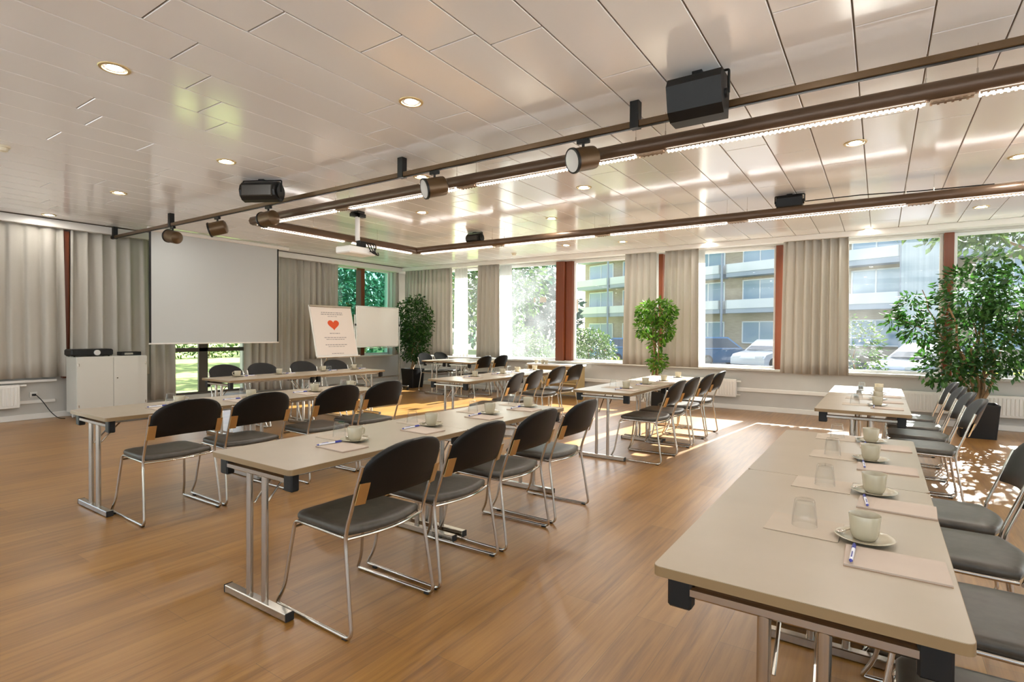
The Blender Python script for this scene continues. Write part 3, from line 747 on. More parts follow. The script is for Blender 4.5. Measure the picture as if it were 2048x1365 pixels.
# ------------------------------------------------------------------ tables
TL, TW, TH = 1.29, .68, .73
def make_table():
    r = empty('folding_table')
    b = MB(); b.cur = 1
    o = rrect(-TW / 2, -TL / 2, TW / 2, TL / 2, .022, 4); b.prism(o, TH - .027, TH - .0015, .0)
    b.cur = 0; o2 = rrect(-TW / 2 + .0015, -TL / 2 + .0015, TW / 2 - .0015, TL / 2 - .0015, .021, 4); b.prism(o2, TH - .0016, TH)
    b.build('tabletop', [M['tabletop'], M['edge']], r, smooth=30)
    for s in (-1, 1):
        y = s * .595
        b = MB(); b.box((-.262, y - .022, 0.004), (.262, y + .022, .042), .004); f = b.build('foot', M['steel'], r)
        for t in (-1, 1):
            c = MB(); c.box((min(t * .262, t * .268), y - .0225, .0035), (max(t * .262, t * .268), y + .0225, .0425), .001); c.build('end_cap', M['rubber'], f)
            c = MB(); c.tube([(t * .22, y, 0), (t * .22, y, .006)], .014, 10); c.build('glide', M['rubber'], f)
        for x in (-.066, .066):
            b = MB(); b.tube([(x, y, .040), (x, y, .655)], .0165, 14); b.build('leg', M['steel'], r)
        b = MB(); b.box((-.27, y - .018, .650), (.27, y + .018, .680), .006); b.build('cross_rail', M['steel'], r)
        for x in (-.275, .275):
            b = MB(); b.box((x - .032, y - .020, .615), (x + .032, y + .024, .703), .006); b.build('stacking_block', M['black'], r)
        b = MB()
        for x in (-.045, .045): b.tube([(x, y - s * .012, .50), (x, y - s * .10, .60), (x, y - s * .20, .700)], .0055, 6)
        b.cbox((0, y - s * .20, .699), (.14, .03, .008)); b.build('folding_strut', M['steel'], r)
    b = MB()
    for x in (-.27, .27): b.box((x - .012, -.575, .68), (x + .012, .575, .703), .003)
    b.build('side_rail', M['steel'], r)
    return r
table0 = make_table(); table_used = [False]
def table(x, y, label, group, rz=0.0):
    if not table_used[0]:
        table_used[0] = True; o = table0; o.location = (x, y, 0); o.rotation_euler = (0, 0, rz)
    else: o = copy_tree(table0, (x, y, 0), rz)
    return tag(o, label, 'table', group)

# ------------------------------------------------------------------ place settings
def make_cup():
    r = empty('coffee_cup'); b = MB()
    pr = [(0, .002), (.026, .0), (.029, .002), (.0335, .008), (.0372, .018), (.0392, .035), (.0430, .074), (.0420, .0765), (.0402, .074), (.0368, .035), (.033, .014), (0, .010)]
    b.lathe(pr, 28); b.build('cup_body', M['china'], r)
    h = MB(); h.tube(fillet([(0, .0395, .064), (0, .069, .062), (0, .063, .026), (0, .0365, .026)], [.016, .016], 6), .0045, 8); h.build('handle', M['china'], r); return r
def make_saucer():
    b = MB(); b.lathe([(0, .003), (.030, .0), (.033, .003), (.062, .008), (.078, .0145), (.080, .0165), (.077, .0170), (.060, .0115), (.036, .0062), (0, .0058)], 32)
    return b.build('saucer', M['china'])
def make_spoon():
    r = empty('teaspoon'); b = MB(); b.tube([(.0, 0, .003), (.035, 0, .006), (.075, 0, .004), (.098, 0, .003)], .002, 6, radii=[.0016, .0015, .002, .0032]); b.build('handle', M['steel'], r)
    b = MB()
    n = 14
    for sc_, z in ((1.0, .0035), (.95, .0045), (.6, .0015), (.2, .0)):
        for k in range(n):
            a = 2 * math.pi * k / n; b.v.append((-.016 + .017 * sc_ * math.cos(a), .0115 * sc_ * math.sin(a), z))
    for j in range(3):
        for k in range(n): b.face([j * n + k, j * n + (k + 1) % n, (j + 1) * n + (k + 1) % n, (j + 1) * n + k])
    b.face([3 * n + k for k in range(n)])
    b.build('bowl', M['steel'], r, smooth=80); return r
def make_glass():
    b = MB(); b.lathe([(.0370, 0), (.0385, .001), (.0370, .03), (.0300, .082), (.0275, .0865), (0, .0868), (0, .078), (.0262, .077), (.0345, .03), (.0362, .001), (.0370, 0)], 28); return b.build('drinking_glass', M['glass'], smooth=60)
def make_pad():
    r = empty('notepad'); b = MB(); b.box((-.118, -.085, .0), (.118, .085, .0015)); b.build('backing', M['padboard'], r, smooth=0)
    b = MB(); b.box((-.117, -.084, .0016), (.117, .084, .006)); b.build('paper_block', M['paper'], r, smooth=0); return r
def make_sheet():
    b = MB(); b.box((-.105, -.10, 0), (.105, .10, .0022), .0005); return b.build('napkin', M['sheet'], smooth=0)
def make_pen():
    r = empty('ballpoint_pen'); b = MB(); b.tube([(0, -.070, .0055), (0, .030, .0055)], .0050, 10); b.build('barrel', M['penwhite'], r)
    b = MB(); b.tube([(0, .028, .0055), (0, .066, .0055), (0, .072, .0055)], .0052, 10, radii=[.0052, .0050, .003]); b.tube([(.0, .03, .011), (0, .064, .0115)], .0014, 6); b.build('grip', M['penblue'], r)
    b = MB(); b.tube([(0, -.070, .0055), (0, -.078, .0055), (0, -.083, .0055)], .004, 8, radii=[.005, .0025, .001]); b.tube([(0, -.052, .0105), (0, -.012, .0115)], .0016, 6); b.build('clip', M['penblue'], r); return r
PROTO = {'cup': make_cup(), 'saucer': make_saucer(), 'spoon': make_spoon(), 'glass': make_glass(), 'pad': make_pad(), 'sheet': make_sheet(), 'pen': make_pen()}
used = set()
DESC = {'cup': ('cream coffee cup', 'cup', 'coffee cups'), 'saucer': ('round cream saucer', 'saucer', 'saucers'), 'spoon': ('small steel teaspoon', 'spoon', 'teaspoons'),
        'glass': ('upturned clear drinking glass', 'glass', 'drinking glasses'), 'pad': ('pale notepad', 'notepad', 'notepads'), 'sheet': ('thin paper napkin', 'napkin', 'paper napkins'), 'pen': ('blue and white pen', 'pen', 'pens')}
def put(kind, loc, rz, where):
    if kind not in used: used.add(kind); o = PROTO[kind]; o.location = loc; o.rotation_euler = (0, 0, rz)
    else: o = copy_tree(PROTO[kind], loc, rz)
    d, c, g = DESC[kind]; return tag(o, d + ', ' + where, c, g)
def setting(x, y, flip, where, r, penx=-.045):
    """x, y: cup centre; the sitter faces -X (flip: +X)"""
    s = -1 if flip else 1
    rz0 = math.pi if flip else 0
    jit = lambda a: r.uniform(-a, a)
    P = lambda dx, dy, z: (x + s * dx, y + s * dy, TH + z)
    put('saucer', P(0, 0, .0005), r.uniform(0, 6), where)
    put('cup', P(0, 0, .0064), rz0 + jit(.5), where)
    put('spoon', (x - s * .052, y + s * .0126, TH + .0155), rz0 + math.radians(52), where)
    put('pad', P(.07 + jit(.01), -.155 + jit(.012), .0004), rz0 + jit(.05), where)
    put('sheet', P(-.17 + jit(.012), .035 + jit(.015), .0004), rz0 + jit(.05), where)
    put('pen', P(penx + .02, -.155 + jit(.01), .0068), rz0 + jit(.12), where)
    put('glass', P(-.172 + jit(.012), .02 + jit(.02), .0030), 0, where)

def row(key, phrase, tx, ty, cx, cys, cups=None, flip=False, tilt=None, seed=0):
    r = random.Random(seed)
    for i in range(2):
        table(tx, ty + TL / 2 + i * (TL + .0015), 'cream folding table, %s half, %s' % (['camera side', 'window side'][i], phrase), 'cream folding tables')
    for i, y in enumerate(cys):
        x = cx[i] if isinstance(cx, (list, tuple)) else cx
        t = tilt[i] if tilt else r.uniform(-.008, .008)
        chair(x, y, (0 if flip else math.pi) + t, 'black padded chrome chair, %s from camera end, %s' % (ORD[i], phrase), 'chairs, ' + phrase)
    if cups:
        for i, (x, y) in enumerate(cups): setting(x, y, flip, '%s from camera end, %s' % (ORD[i], phrase), r)
row('B', 'centre row nearest the camera', -2.53, 1.47, -1.885, [1.83, 2.41, 3.02, 3.635], [(-2.48, 2.08), (-2.48, 2.72), (-2.48, 3.38), (-2.46, 3.90)], seed=1)
row('R1', 'right row nearest the camera', -.165, 1.44, .535, [1.66, 2.31, 2.985, 3.535], [(-.03, 1.98), (-.01, 2.59), (-.03, 3.26), (-.035, 3.83)], seed=2)
row('A', 'row beside the white cabinet', -4.865, 1.585, -4.15, [1.94, 2.51, 3.25, 3.81], [(-4.80, 2.2), (-4.80, 2.82), (-4.82, 3.52), (-4.82, 3.98)], seed=3)
row('C', 'centre row beside the slim ficus', -2.485, 5.40, -1.84, [5.76, 6.30, 6.96, 7.57], [(-2.38, 5.86), (-2.39, 6.5), (-2.36, 7.1), (-2.38, 7.78)], seed=4)
row('D', 'left row nearest the windows', -4.66, 5.40, [-3.76, -3.84, -3.97, -4.03], [5.57, 6.15, 7.0, 7.68], [(-4.70, 6.05), (-4.72, 6.75), (-4.75, 7.2), (-4.76, 7.74)], tilt=[.25, .15, .02, -.02], seed=5)
row('R2', 'right row beside the big ficus', -.12, 5.33, .555, [5.56, 6.17, 6.78, 7.40], [(-.01, 5.83), (-.005, 6.38), (-.005, 6.93), (0, 7.42)], seed=6)
row('P', 'presenter table before the projection screen', -7.03, 3.65, -7.61, [4.13, 4.685, 5.38, 6.0], [(-7.16, 4.02), (-7.14, 4.62), (-7.18, 5.40), (-7.16, 5.98)], flip=True, seed=7)
# corner meeting table: two tables side by side, two chairs on each long side
for i, tx in enumerate((-8.0, -7.316)):
    table(tx, 9.46, 'bare cream folding table by the round ficus, %s half' % ['ficus side', 'window post side'][i], 'cream folding tables')
for i, y in enumerate((9.37, 9.92)):
    chair(-8.70, y, 0, 'black padded chrome chair beside the round ficus pot, %s from camera end' % ORD[i], 'chairs at the corner table')
for i, y in enumerate((9.10, 9.70)):
    chair(-6.87, y, math.pi, 'black padded chrome chair with its back to the sideboard, %s from camera end' % ORD[i], 'chairs at the corner table')

# ------------------------------------------------------------------ cabinet and what stands on it
r = empty('storage_cabinet', (-10.09, 3.57, 0)); tag(r, 'white two door cabinet on casters by the left curtains', 'cabinet')
b = MB(); b.box((-.21, -.47, .09), (.195, .47, .94), .004); b.build('carcass', M['cabinet'], r)
for s in (-1, 1):
    b = MB(); b.box((.1955, min(s * .002, s * .468), .095), (.213, max(s * .002, s * .468), .93), .002); d = b.build('door', M['cabinet'], r)
    for z in (.2, .82):
        h = MB(); h.box((.208, s * .445 - .008, z - .02), (.2165, s * .445 + .008, z + .02), .002); h.build('hinge', M['steel'], d)
    if s == 1:
        k = MB(); k.tube([(.213, .05, .60), (.222, .05, .60)], .010, 14); k.build('lock', M['steel'], d)
for x in (-.15, .15):
    for y in (-.40, .40):
        b = MB(); b.tube([(x, y - .014, .035), (x, y + .014, .035)], .035, 16); b.box((x - .02, y - .02, .05), (x + .02, y + .02, .091), .003); b.build('caster', M['white'], r)
r = empty('table_projector', (-10.08, 3.32, .94)); tag(r, 'black projector with round lens lying on the white cabinet', 'projector')
b = MB(); b.box((-.15, -.27, .012), (.15, .27, .115), .02); b.build('body', M['black'], r)
b = MB(); b.lathe([(.0, .175), (.036, .176), (.042, .17), (.042, .148)], 20, c=(0, .05, .06), axis='x'); b.build('lens', M['lens'], r)
for x in (-.11, .11):
    for y in (-.22, .22):
        b = MB(); b.tube([(x, y, 0), (x, y, .013)], .012, 8); b.build('foot', M['rubber'], r)
r = empty('media_box', (-10.08, 3.86, .94)); tag(r, 'small black device lying on the white cabinet beside the projector', 'media player')
b = MB(); b.box((-.09, -.14, .0), (.09, .14, .06), .006); b.build('casing', M['black'], r)
b = MB(); b.box((.0905, -.10, .015), (.092, .02, .045)); b.build('display', M['steel'], r, smooth=0)

# left wall radiator, socket, cord
def radiator(name_lab, x0, x1, y0, y1, z0, z1, axis):
    r = empty('radiator', ((x0 + x1) / 2, (y0 + y1) / 2, z0)); ox, oy, oz = r.location
    b = MB(); b.box((x0 - ox, y0 - oy, 0), (x1 - ox, y1 - oy, z1 - z0), .008)
    n = int(((x1 - x0) if axis == 'x' else (y1 - y0)) / .045)
    for i in range(1, n):
        if axis == 'x':
            q = x0 - ox + (x1 - x0) * i / n; b.box((q - .013, y0 - oy - .008, .035), (q + .013, y0 - oy + .002, z1 - z0 - .035), .003)
        else:
            q = y0 - oy + (y1 - y0) * i / n; b.box((x1 - ox - .002, q - .013, .035), (x1 - ox + .008, q + .013, z1 - z0 - .035), .003)
    b.build('panel', M['trim'], r)
    v = MB()
    if axis == 'x':
        v.tube([(x1 - ox, 0, .04), (x1 - ox + .05, 0, .04), (x1 - ox + .05, .05, .04)], .008, 8); v.tube([(x1 - ox, 0, z1 - z0 - .04), (x1 - ox + .07, 0, z1 - z0 - .04)], .016, 10)
        v.box((-.1, y1 - oy, .08), (.1, YW - .001 - oy, .2))
    else:
        v.tube([(0, y1 - oy, z1 - z0 - .02), (0, y1 - oy + .08, z1 - z0 - .02)], .016, 10); v.box((XL - ox, -.1, .08), (x0 - ox, .1, .2))
    v.build('valve', M['trim'], r); tag(r, name_lab, 'radiator', 'white panel radiators')
radiator('flat white radiator below the wide curtain on the left wall', XL + .04, XL + .12, 1.3, 2.58, .20, .54, 'y')
radiator('white ribbed radiator behind the centre row beside the slim ficus', -3.45, -2.12, YW - .14, YW - .05, .23, .55, 'x')
radiator('white ribbed radiator behind the big ficus pot', .30, 2.1, YW - .14, YW - .05, .20, .51, 'x')
r = empty('wall_socket', (XL, 2.76, .37)); tag(r, 'white wall socket with black plug on the left wall', 'socket')
b = MB(); b.box((0, -.045, -.04), (.015, .045, .04), .004); b.build('plate', M['white'], r)
b = MB(); b.box((.015, -.022, -.015), (.055, .022, .015), .004); b.build('plug', M['black'], r)
b = MB(); b.tube(fillet([(XL + .055, 2.78, .365), (XL + .09, 2.84, .28), (XL + .13, 2.93, .10), (XL + .2, 3.0, .006), (XL + .3, 3.05, .006)], [.05, .06, .05], 4), .006, 6)
tag(b.build('power_cord', M['black']), 'black power cord from the wall socket to the white cabinet', 'cord')

# ------------------------------------------------------------------ flip chart and whiteboard
r = empty('flip_chart', (-8.82, 6.98, 0)); tag(r, 'flip chart easel with a red heart drawn on its sheet', 'flip chart')
FW, FH = 1.00, .98
tl = Matrix.Rotation(math.radians(-14), 4, 'Y')
def tilt_build(b, name, m_, par, sm=40):
    b.xf(Matrix.Translation((0, 0, .87)) @ tl); return b.build(name, m_, par, smooth=sm)
b = MB(); b.box((-.02, -FW / 2, 0), (.0, FW / 2, FH + .04), .004); bd = tilt_build(b, 'backing_board', M['white'], r)
b = MB(); b.box((.001, -FW / 2 + .03, .02), (.006, FW / 2 - .03, FH)); sh = tilt_build(b, 'paper_pad', M['flip'], r, 0)
b = MB(); b.box((.001, -FW / 2 + .005, FH), (.022, FW / 2 - .005, FH + .038), .005); tilt_build(b, 'clamp_bar', M['steel'], r)
b = MB(); b.box((.0, -FW / 2, -.03), (.06, FW / 2, -.005), .004); tilt_build(b, 'pen_tray', M['white'], r)
hp = []
for k in range(28):
    t = 2 * math.pi * k / 28; x = 16 * math.sin(t) ** 3; y_ = 13 * math.cos(t) - 5 * math.cos(2 * t) - 2 * math.cos(3 * t) - math.cos(4 * t)
    hp.append((x * .0085, y_ * .0072))
b = MB(); n = len(hp)
for xx in (.0062, .0072):
    for (a_, c_) in hp: b.v.append((xx, a_ + .0, c_ + .635))
for k in range(n): b.face([k, (k + 1) % n, n + (k + 1) % n, n + k])
b.face([n + k for k in range(n)])
tilt_build(b, 'heart_drawing', M['heart'], sh, 0)
b = MB(); rr = random.Random(3)
for z, w, h in [(.875, .50, .014), (.84, .52, .014), (.80, .22, .010), (.455, .24, .014), (.37, .52, .013), (.335, .44, .012), (.225, .52, .013), (.19, .40, .010), (.05, .28, .012)]:
    y_ = -w / 2
    while y_ < w / 2:
        l = rr.uniform(.02, .07); b.box((.0062, y_, z - h / 2), (.0068, min(y_ + l, w / 2), z + h / 2)); y_ += l + .012
tilt_build(b, 'writing_lines', M['ink'], sh, 0)
for s in (-1, 1):
    b = MB(); b.tube([(-.145, s * .30, 1.2), (.14, s * .46, .012)], .013, 10); b.build('leg', M['steel'], r)
b = MB(); b.tube([(-.175, 0, 1.35), (-.62, 0, .012)], .013, 10); b.build('leg', M['steel'], r)

r = empty('whiteboard', (-9.42, 8.54, 0)); tag(r, 'blank white board on a mobile steel stand before the corner window', 'whiteboard')
b = MB(); b.box((-.012, -.615, 1.02), (.012, .615, 1.90), .004); wb = b.build('board', M['board'], r)
b = MB()
for z in (1.015, 1.905): b.box((-.016, -.63, z - .012), (.016, .63, z + .012), .003)
for y in (-.625, .625): b.box((-.016, y - .012, 1.003), (.016, y + .012, 1.917), .003)
b.build('edge_frame', M['steel'], wb)
b = MB(); b.box((.0, -.40, .98), (.07, .40, .995), .003); b.build('pen_tray', M['steel'], r)
for s in (-1, 1):
    b = MB(); b.box((-.018, s * .665 - .018, .06), (.018, s * .665 + .018, 1.72), .004); b.build('upright', M['steel'], r)
    b = MB(); b.box((-.26, s * .665 - .02, .06), (.30, s * .665 + .02, .095), .004); f = b.build('foot', M['steel'], r)
    b = MB(); b.cbox((0, s * .648, 1.5), (.05, .05, .05), .01); b.build('pivot_knob', M['black'], r)
    for x in (-.24, .28):
        b = MB(); b.tube([(x, s * .665 - .012, .03), (x, s * .665 + .012, .03)], .03, 14); b.build('caster', M['rubber'], f)
b = MB(); b.box((-.012, -.65, .30), (.012, .65, .335), .003); b.build('stretcher', M['steel'], r)

# ------------------------------------------------------------------ sideboard by the window
r = empty('sideboard', (-5.66, 10.05, 0)); tag(r, 'low sideboard with white top and tan end under the window', 'sideboard')
b = MB(); b.box((-.63, -.17, .665), (.63, .17, .70), .004); b.build('top', M['trim'], r)
for s in (-1, 1):
    b = MB(); b.box((s * .59 - .012, -.16, 0), (s * .59 + .012, .16, .665), .003); b.build('end_panel', M['sidepanel'], r)
b = MB(); b.box((-.578, .12, .05), (.578, .145, .665), .003); b.build('back_panel', M['sidepanel'], r)
b = MB(); b.box((-.578, -.15, .30), (.578, .12, .322), .003); b.build('shelf', M['sidepanel'], r)
for i, (x, y) in enumerate(((-6.12, 10.02), (-5.98, 10.05), (-5.86, 10.0))):
    o = copy_tree(PROTO['cup'], (x, y, .70), .5 * i); tag(o, 'spare cream cup on the sideboard, %s from the corner' % ORD[i], 'cup', 'spare cups on the sideboard')

# ------------------------------------------------------------------ plants
def leaf_cloud(b, blobs, size, r, shell=.35, aspect=.5, droop=.3):
    """blobs: (cx, cy, cz, rx, ry, rz, count): folded pointed leaves filling ellipsoids"""
    for (cx, cyy, cz, rx, ry, rz, cnt) in blobs:
        for _ in range(cnt):
            while True:
                p = Vector((r.uniform(-1, 1), r.uniform(-1, 1), r.uniform(-1, 1)))
                if shell < p.length <= 1: break
            d = p.normalized()
            c = Vector((cx + p.x * rx, cyy + p.y * ry, cz + p.z * rz))
            ax = Vector((d.x + r.gauss(0, .6), d.y + r.gauss(0, .6), d.z * .5 - droop + r.gauss(0, .5))).normalized()
            sd = ax.cross(Vector((r.gauss(0, 1), r.gauss(0, 1), 1.2 + r.gauss(0, .5)))).normalized(); nn = ax.cross(sd)
            L = size * r.uniform(.7, 1.25); w = L * aspect
            k = len(b.v)
            b.v += [tuple(c), tuple(c + ax * L * .5 + sd * w * .5 + nn * w * .15), tuple(c + ax * L), tuple(c + ax * L * .5 - sd * w * .5 + nn * w * .15)]
            b.face([k, k + 1, k + 2]); b.face([k, k + 2, k + 3])
def pot(r, w0, w1, h, m_='black'):
    b = MB()
    n = len(rrect(-1, -1, 1, 1, .15, 3))
    rings = [(w0, 0), (w1, h), (w1 - .02, h), (w1 - .03, h - .05)]
    for w, z in rings:
        for (x, y) in rrect(-w / 2, -w / 2, w / 2, w / 2, .03, 3): b.v.append((x, y, z))
    for k in range(len(rings) - 1):
        for i in range(n): b.face([k * n + i, k * n + (i + 1) % n, (k + 1) * n + (i + 1) % n, (k + 1) * n + i])
    b.face(list(range(n))[::-1]); b.build('planter', M[m_], r, smooth=30)
    b = MB(); b.box((-(w1 - .04) / 2, -(w1 - .04) / 2, h - .08), ((w1 - .04) / 2, (w1 - .04) / 2, h - .04)); b.build('soil', M['soil'], r, smooth=0)

def branch(b, p0, p1, r0, r1, r, k=5, wob=.04):
    p0, p1 = Vector(p0), Vector(p1); pts = []; rad = []
    for i in range(k + 1):
        t = i / k; q = p0.lerp(p1, t)
        if 0 < i < k: q += Vector((r.gauss(0, wob), r.gauss(0, wob), r.gauss(0, wob * .5)))
        pts.append(q); rad.append(r0 + (r1 - r0) * t)
    b.tube(pts, r0, 8, radii=rad)

rp = random.Random(21)
r = empty('potted_ficus', (-9.46, 9.70, 0)); tag(r, 'round bushy ficus in a black planter in the room corner', 'plant')
pot(r, .36, .42, .46)
b = MB()
for k in range(4): branch(b, (rp.uniform(-.06, .06), rp.uniform(-.06, .06), .38), (rp.uniform(-.25, .25), rp.uniform(-.2, .2), 1.5), .018, .008, rp)
b.build('trunk', M['bark'], r)
b = MB(); leaf_cloud(b, [(0, 0, 1.60, .60, .36, .60, 2600), (0, 0, 1.12, .48, .34, .50, 1500), (.10, 0, .82, .26, .22, .25, 260), (.1, 0, 2.15, .25, .2, .12, 90)], .075, rp, .3); b.build('foliage', M['leaf_dark'], r, smooth=0)

r = empty('potted_ficus', (-3.30, 9.55, 0)); tag(r, 'slim ficus with top heavy crown before two curtain panels', 'plant')
pot(r, .28, .32, .33)
b = MB()
for k in range(3): branch(b, (rp.uniform(-.04, .04), rp.uniform(-.04, .04), .28), (rp.uniform(-.10, .10), rp.uniform(-.1, .1), 1.6), .02, .012, rp, wob=.03)
for k in range(8): branch(b, (0, 0, 1.1 + .06 * k), (rp.uniform(-.3, .3), rp.uniform(-.2, .2), 1.5 + .06 * k), .009, .004, rp, 4, .02)
b.build('trunk', M['bark'], r)
b = MB(); leaf_cloud(b, [(-.02, 0, 1.74, .37, .26, .25, 800), (-.24, 0, 1.50, .15, .18, .26, 260), (.10, 0, 1.45, .19, .18, .26, 360), (-.02, 0, 1.20, .13, .13, .2, 110), (.0, 0, .85, .16, .15, .19, 200)], .085, rp, .3, droop=.5); b.build('foliage', M['leaf_mid'], r, smooth=0)

r = empty('potted_ficus', (1.10, 9.62, 0)); tag(r, 'big spreading ficus with bare branches in a black planter by the window', 'plant')
pot(r, .38, .44, .45)
b = MB()
for k in range(6): branch(b, (rp.uniform(-.09, .09), rp.uniform(-.09, .09), .38), (rp.uniform(-.35, .45), rp.uniform(-.3, .3), rp.uniform(1.5, 2.0)), .026, .010, rp, 6, .03)
branch(b, (-.05, 0, .9), (-.45, -.05, 1.45), .014, .009, rp, 4, .02); branch(b, (-.45, -.05, 1.45), (-.62, -.08, 2.0), .009, .005, rp, 4, .015)
branch(b, (-.45, -.05, 1.4), (-.95, -.05, 1.62), .008, .004, rp, 4, .02)
b.build('trunk', M['bark'], r)
b = MB(); leaf_cloud(b, [(-.08, 0, 1.95, .42, .40, .40, 800), (.40, 0, 1.85, .50, .45, .50, 1000), (.0, 0, 1.35, .50, .40, .45, 900), (-.35, -.02, 1.0, .34, .32, .36, 520), (.35, 0, 1.2, .35, .35, .4, 420), (-.05, 0, .85, .30, .28, .25, 260),
    (-.72, -.05, 1.75, .20, .20, .24, 190), (-.62, -.05, 1.45, .26, .2, .22, 230), (-.95, -.05, 1.60, .12, .12, .15, 60), (.05, 0, 2.35, .22, .2, .14, 90)], .095, rp, .25, .48, .45); b.build('foliage', M['leaf_dark'], r, smooth=0)

# ------------------------------------------------------------------ outdoors
b = MB(); b.box((-10.8, YW + .3, -.7), (60, 90, -.40)); struct(b.build('ground_parking_lot', M['asphalt'], smooth=0))
b = MB(); b.box((-90, -40, -.6), (-10.8, 90, -.12)); struct(b.build('lawn_ground', M['grass'], smooth=0))
b = MB(); b.box((-19, -40, -.5), (-10.8, 2.6, -.10)); struct(b.build('ground_patio_bounce', M['bounce_paving'], smooth=0))  # unseen pale ground added to bounce sun through the left window
b = MB(); b.box((-10.8, -60, -.7), (60, YB - .3, -.40)); struct(b.build('ground_rear_bounce', M['bounce_paving'], smooth=0))  # unseen pale ground added to throw sunlight up to the ceiling
b = MB(); b.box((XR + .35, YB - .3, -.7), (60, YW + .3, -.40)); struct(b.build('ground_right_bounce', M['bounce_paving'], smooth=0))  # unseen pale ground added outside the side windows as a reflector
b = MB(); b.box((-10.8, YW + .3, -.405), (6.5, 15.5, -.36), .01); struct(b.build('ground_planting_strip', M['mulch'], smooth=0))

def bush(name, x, y, z, rx, ry, rz, cnt, size, m_, lab, cat='shrub', seed=0, group=None, extra=()):
    rr = random.Random(seed); r = empty(name, (x, y, z))
    b = MB(); branch(b, (0, 0, 0), (0, 0, rz * 1.2), .03, .015, rr); b.build('stem', M['bark'], r)
    b = MB(); leaf_cloud(b, [(0, 0, rz, rx, ry, rz, cnt)] + list(extra), size, rr, .45); b.build('foliage', M[m_], r, smooth=0)
    return tag(r, lab, cat, group)
bush('hedge_bush', -8.9, 18.2, -.4, 1.05, 1.0, .98, 4200, .12, 'leaf_out', 'rounded green hedge bush outside beside the broad red post', seed=31)
bush('yellow_shrub', -6.5, 14.9, -.4, .75, .5, .50, 700, .11, 'leaf_yellow', 'low yellow green shrub outside before the hedge bush', seed=32)
bush('young_willow', -.55, 17.2, -.4, .7, .7, 1.15, 900, .13, 'leaf_out', 'slender pale shrub outside beside the wide curtain', seed=33)
bush('yellow_shrub', 2.3, 15.2, -.4, 1.2, .6, .55, 800, .11, 'leaf_yellow', 'low yellow shrub outside behind the big ficus', seed=34)
bush('hedge_bush', 6.2, 17.0, -.4, 1.8, 1.2, 1.15, 1500, .16, 'leaf_out', 'green hedge outside at the right picture edge', seed=35)
bush('hedge_bush', -10.9, 16.4, -.4, 1.35, 1.0, 1.05, 3200, .13, 'leaf_out', 'tall pale shrub mass outside the window beside the broad red post', seed=36)
def tree(x, y, z, h, crown, size, m_, lab, seed):
    rr = random.Random(seed); r = empty('tree', (x, y, z)); b = MB(); branch(b, (0, 0, 0), (rr.uniform(-.2, .2), 0, h), .16, .08, rr, 5, .05)
    for c in crown: branch(b, (0, 0, h * .6), (c[0] * .8, c[1] * .8, c[2]), .06, .02, rr, 4, .08)
    b.build('trunk', M['bark'], r); b = MB(); leaf_cloud(b, crown, size, rr, .35); b.build('crown', M[m_], r, smooth=0); return tag(r, lab, 'tree')
tree(-16.8, 24.5, -.4, 4.0, [(0, 0, 4.6, 2.3, 2.0, 2.4, 1800), (-2.8, 0, 4.0, 2.2, 2.0, 2.2, 1400)], .32, 'leaf_out', 'leafy tree outside beyond the broad red post', 41)
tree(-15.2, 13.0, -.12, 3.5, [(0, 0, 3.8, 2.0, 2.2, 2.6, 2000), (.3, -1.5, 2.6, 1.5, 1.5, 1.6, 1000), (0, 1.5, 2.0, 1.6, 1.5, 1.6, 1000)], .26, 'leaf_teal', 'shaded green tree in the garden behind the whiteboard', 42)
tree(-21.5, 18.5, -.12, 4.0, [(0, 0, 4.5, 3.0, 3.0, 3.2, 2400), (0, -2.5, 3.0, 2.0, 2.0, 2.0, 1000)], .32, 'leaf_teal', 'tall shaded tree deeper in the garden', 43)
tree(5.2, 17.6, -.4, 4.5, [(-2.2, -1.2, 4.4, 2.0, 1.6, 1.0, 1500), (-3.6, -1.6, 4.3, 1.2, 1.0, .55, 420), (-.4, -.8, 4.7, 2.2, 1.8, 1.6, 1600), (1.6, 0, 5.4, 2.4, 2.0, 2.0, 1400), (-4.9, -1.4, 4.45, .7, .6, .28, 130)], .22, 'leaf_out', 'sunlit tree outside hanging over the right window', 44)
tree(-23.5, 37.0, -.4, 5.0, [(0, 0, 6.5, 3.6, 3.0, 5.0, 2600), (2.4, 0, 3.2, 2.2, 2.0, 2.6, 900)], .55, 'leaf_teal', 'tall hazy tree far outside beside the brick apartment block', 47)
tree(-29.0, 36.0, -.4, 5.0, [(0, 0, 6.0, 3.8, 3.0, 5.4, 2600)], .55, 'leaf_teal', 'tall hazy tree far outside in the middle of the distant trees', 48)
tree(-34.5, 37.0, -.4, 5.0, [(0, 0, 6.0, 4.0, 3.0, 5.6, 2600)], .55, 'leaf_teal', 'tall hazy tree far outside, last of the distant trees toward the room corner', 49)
tree(-32.0, 13.0, -.12, 3.0, [(0, 0, 4.0, 3.0, 4.0, 3.0, 1600)], .4, 'leaf_out', 'garden tree far across the lawn behind the projection screen', 45)
r = empty('garden_hedge', (-29.5, 12, -.12)); rr = random.Random(46)
b = MB(); leaf_cloud(b, [(0, -8 + 2.2 * k, .75, .8, 1.5, .85, 520) for k in range(10)], .2, rr, .3); b.build('foliage', M['leaf_out'], r, smooth=0)
b = MB()
for k in range(10): branch(b, (0, -8 + 2.2 * k, 0), (0, -8 + 2.2 * k, .9), .04, .02, rr, 3, .02)
b.build('stem', M['bark'], r)
tag(r, 'long clipped hedge across the lawn outside the garden window', 'hedge')

